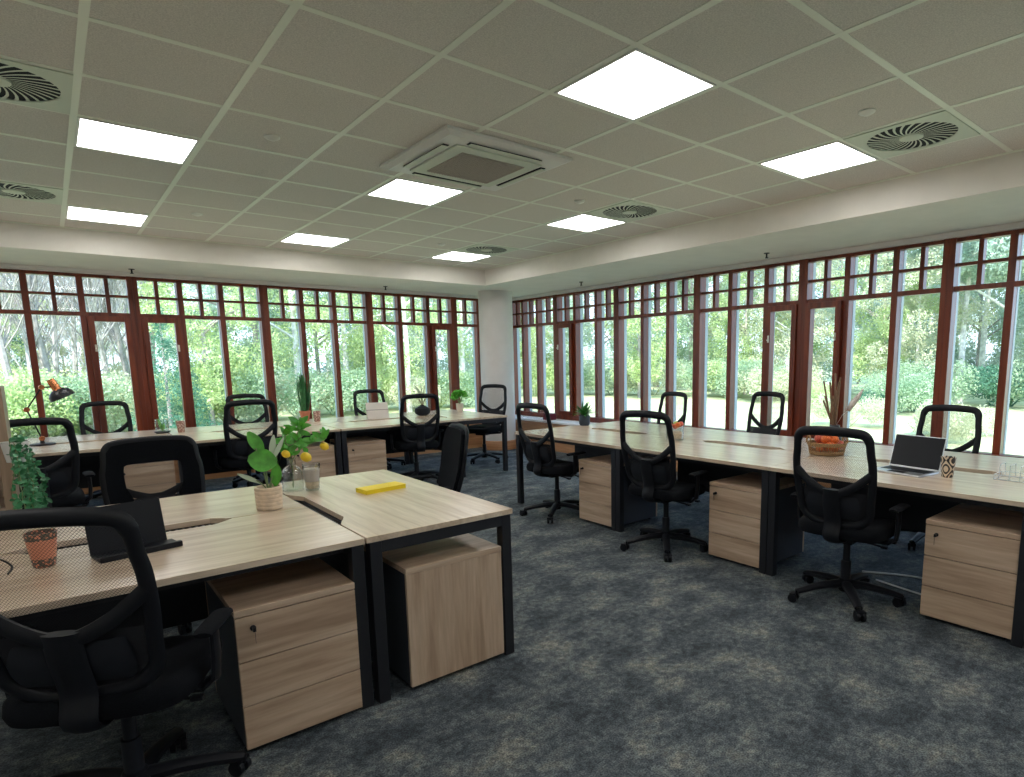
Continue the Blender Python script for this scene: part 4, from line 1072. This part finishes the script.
def conifer(h, cr, seed):
    rnd = random.Random(seed); r = empty('evergreen_tree', cat='tree')
    b = MB(); b.tube([(0, 0, -.1), (0, 0, h*.97)], h*.014, 7, radii=[1.2, .15]); b.build('trunk', bark, r)
    cs, rs = [], []
    for k in range(230):
        z = rnd.random()**1.2; q = cr*(1-z)*rnd.uniform(.5, 1.0); a = rnd.uniform(0, 2*PI)
        cs.append((q*math.cos(a), q*math.sin(a), .05*h+z*h*.95)); rs.append(cr*(.10+.16*(1-z)))
    leaf_cloud(cs, rs, 9000, .07, .3, .8).build('foliage', lf_dark, r); return r
def bush(mat, w, h, n, size, seed):
    rnd = random.Random(seed); cs, rs = [], []
    for k in range(16):
        a = rnd.uniform(0, 2*PI); q = w*.5*rnd.random()**.5; cs.append((q*math.cos(a), q*math.sin(a)*.8, h*rnd.uniform(.3, .7))); rs.append(h*rnd.uniform(.25, .42))
    b = leaf_cloud(cs, rs, n, size)
    for k in range(5):
        a = k*1.3; b.tube([(0, 0, -.05), (.3*w*math.cos(a), .3*w*math.sin(a), h*.6)], .02, 5)
    o = b.build('garden_bush', mat); tag(o, cat='bush'); return o
T = {'lime': leafy_tree(lf_lime, 11, 2.7, 60, 30000, .055, bark, 1, .12), 'mid': leafy_tree(lf_mid, 13, 3.2, 64, 32000, .065, bark, 2, .10),
     'grey': leafy_tree(lf_grey, 12, 3.4, 64, 32000, .065, bark, 3, .08), 'olive': leafy_tree(lf_olive, 10, 2.8, 54, 26000, .055, birch, 4, .15),
     'thin': leafy_tree(lf_lime, 12, 2.6, 50, 11000, .05, birch, 5, .2), 'pine': leafy_tree(lf_grey, 13, 3.0, 40, 26000, .06, birch, 6, .42),
     'bare': bare_tree(11, 7, pmat('grey_birch_bark', (.44, .42, .40), .9, noise=.35, scale=6)), 'bare2': bare_tree(12, 8, bark), 'con': conifer(6.5, 1.9, 9)}
used = set()
def tree(k, px, dist, sc, rz, label, group=None):
    o = place(T[k], k not in used, tuple(dirpt(px, dist)), rz, label, sc, group); used.add(k); return o
rt_ = random.Random(33)
LB = {'lime': 'lime green leafy tree of the woodland outside the windows', 'mid': 'mid green leafy tree of the woodland outside the windows', 'grey': 'grey-green leafy tree of the woodland outside the windows',
      'olive': 'pale olive leafy tree of the woodland outside the windows', 'thin': 'thinly leaved birch of the woodland outside the windows', 'pine': 'tall pale-trunked tree with a high grey-green crown behind the lawn',
      'bare': 'leafless pale birch outside the left windows', 'bare2': 'leafless grey tree outside the left windows', 'con': 'dark evergreen tree'}
# far belt
for i in range(34):
    px = -330+i*47+rt_.uniform(-14, 14)
    if px < 150: k = ['bare', 'bare2', 'bare2', 'bare'][i % 4]
    elif px < 520: k = ['mid', 'thin', 'grey', 'lime', 'thin'][i % 5]
    else: k = ['grey', 'mid', 'olive', 'grey', 'lime'][i % 5]
    tree(k, px, rt_.uniform(36, 44), rt_.uniform(.85, 1.05), rt_.uniform(0, 6), LB[k], 'woodland trees, ' + k)
# middle belt
MIDB = [('bare2', -15, 24, .8), ('bare', 8, 28, .85), ('bare', 38, 20, .7), ('bare2', 46, 28, .85), ('bare2', 64, 20, .7), ('bare', 76, 27, .85), ('bare', 104, 20, .7), ('bare2', 112, 28, .85), ('bare', 130, 24, .8), ('bare2', 156, 27, .85), ('bare', -60, 20, .8), ('bare2', 20, 19, .75), ('bare', 55, 24, .8), ('bare2', 92, 22, .8), ('bare', 118, 26, .85), ('bare2', 140, 21, .75), ('thin', 5, 27, .6), ('olive', 70, 30, .42), ('olive', 120, 31, .45), ('olive', 30, 30, .45),
 ('lime', 212, 19, .62), ('mid', 262, 26, .8), ('thin', 300, 22, .8), ('grey', 322, 30, .8), ('thin', 350, 24, .85), ('lime', 385, 29, .75), ('thin', 410, 22, .75), ('grey', 440, 30, .8), ('thin', 465, 25, .85),
 ('lime', 545, 31, .75), ('grey', 600, 30, .75), ('lime', 640, 28, .7), ('mid', 690, 34, .85), ('lime', 745, 30, .7), ('olive', 790, 29, .75), ('grey', 835, 32, .8), ('lime', 880, 27, .72), ('olive', 915, 26, .68), ('pine', 960, 26, .80), ('pine', 1000, 25, .82), ('pine', 1035, 24, .8), ('grey', 1080, 30, .8), ('pine', 980, 31, .9), ('pine', 1120, 24, .8), ('grey', 975, 34, .75)]
for i, (k, px, d, s_) in enumerate(MIDB):
    tree(k, px, d, s_, i*1.7, LB[k].replace('woodland', 'woodland') if k not in ('con',) else LB[k], 'woodland trees, ' + k)
tree('con', 170, 15.0, .44, 0, 'dark evergreen tree standing close outside the left window casement')
tree('con', 193, 15.5, .30, 1.2, 'smaller dark evergreen just right of the larger one outside the left windows')
tree('con', 3, 30, .9, 2, 'dark evergreen tree at the far left edge outside')
# bushes along the lawn and under the trees
BB = {'g': bush(lf_mid, 2.6, 1.5, 9000, .032, 1), 'o': bush(lf_olive, 2.8, 1.4, 9000, .032, 2), 'd': bush(lf_dark, 2.2, 1.2, 8000, .03, 3), 'l': bush(lf_lime, 2.6, 1.5, 9000, .032, 4)}
bu = set()
BL = {'g': 'mid green bush in the garden outside', 'o': 'pale yellowish bush in the garden outside', 'd': 'dark green bush in the garden outside', 'l': 'lime green bush in the garden outside'}
BP = [('l', -20, 18, 1.1), ('g', 15, 19, 1.0), ('l', 50, 20, 1.2), ('g', 85, 19, 1.1), ('o', 115, 20, 1.2), ('g', 150, 21, 1.1), ('l', 230, 20, 1.1), ('g', 265, 20, 1.2), ('o', 300, 21, 1.1), ('g', 335, 22, 1.1), ('l', 370, 23, 1.1),
 ('o', 405, 23, 1.0), ('l', 440, 24, 1.0), ('g', 468, 24, 1.0), ('l', 535, 30, 1.1), ('g', 575, 31, 1.2), ('g', 612, 30, 1.1), ('o', 655, 30, 1.3), ('g', 700, 29, 1.2), ('l', 735, 28, 1.2), ('l', 822, 21, .6), ('o', 850, 16.5, .6), ('d', 884, 21, .6), ('g', 897, 21, .9), ('d', 914, 22, .7),
 ('o', 942, 14.5, .60), ('o', 962, 15.5, .5), ('d', 1010, 25, 1.2), ('g', 1060, 24, 1.2), ('o', 780, 26, 1.1), ('g', 930, 24, 1.1), ('g', 760, 27, 1.2)]
for i, (k, px, d, s_) in enumerate(BP):
    o = place(BB[k], k not in bu, tuple(dirpt(px, d)), i*1.3, BL[k], s_, 'garden bushes, ' + k); bu.add(k)
bpy.context.view_layer.update()
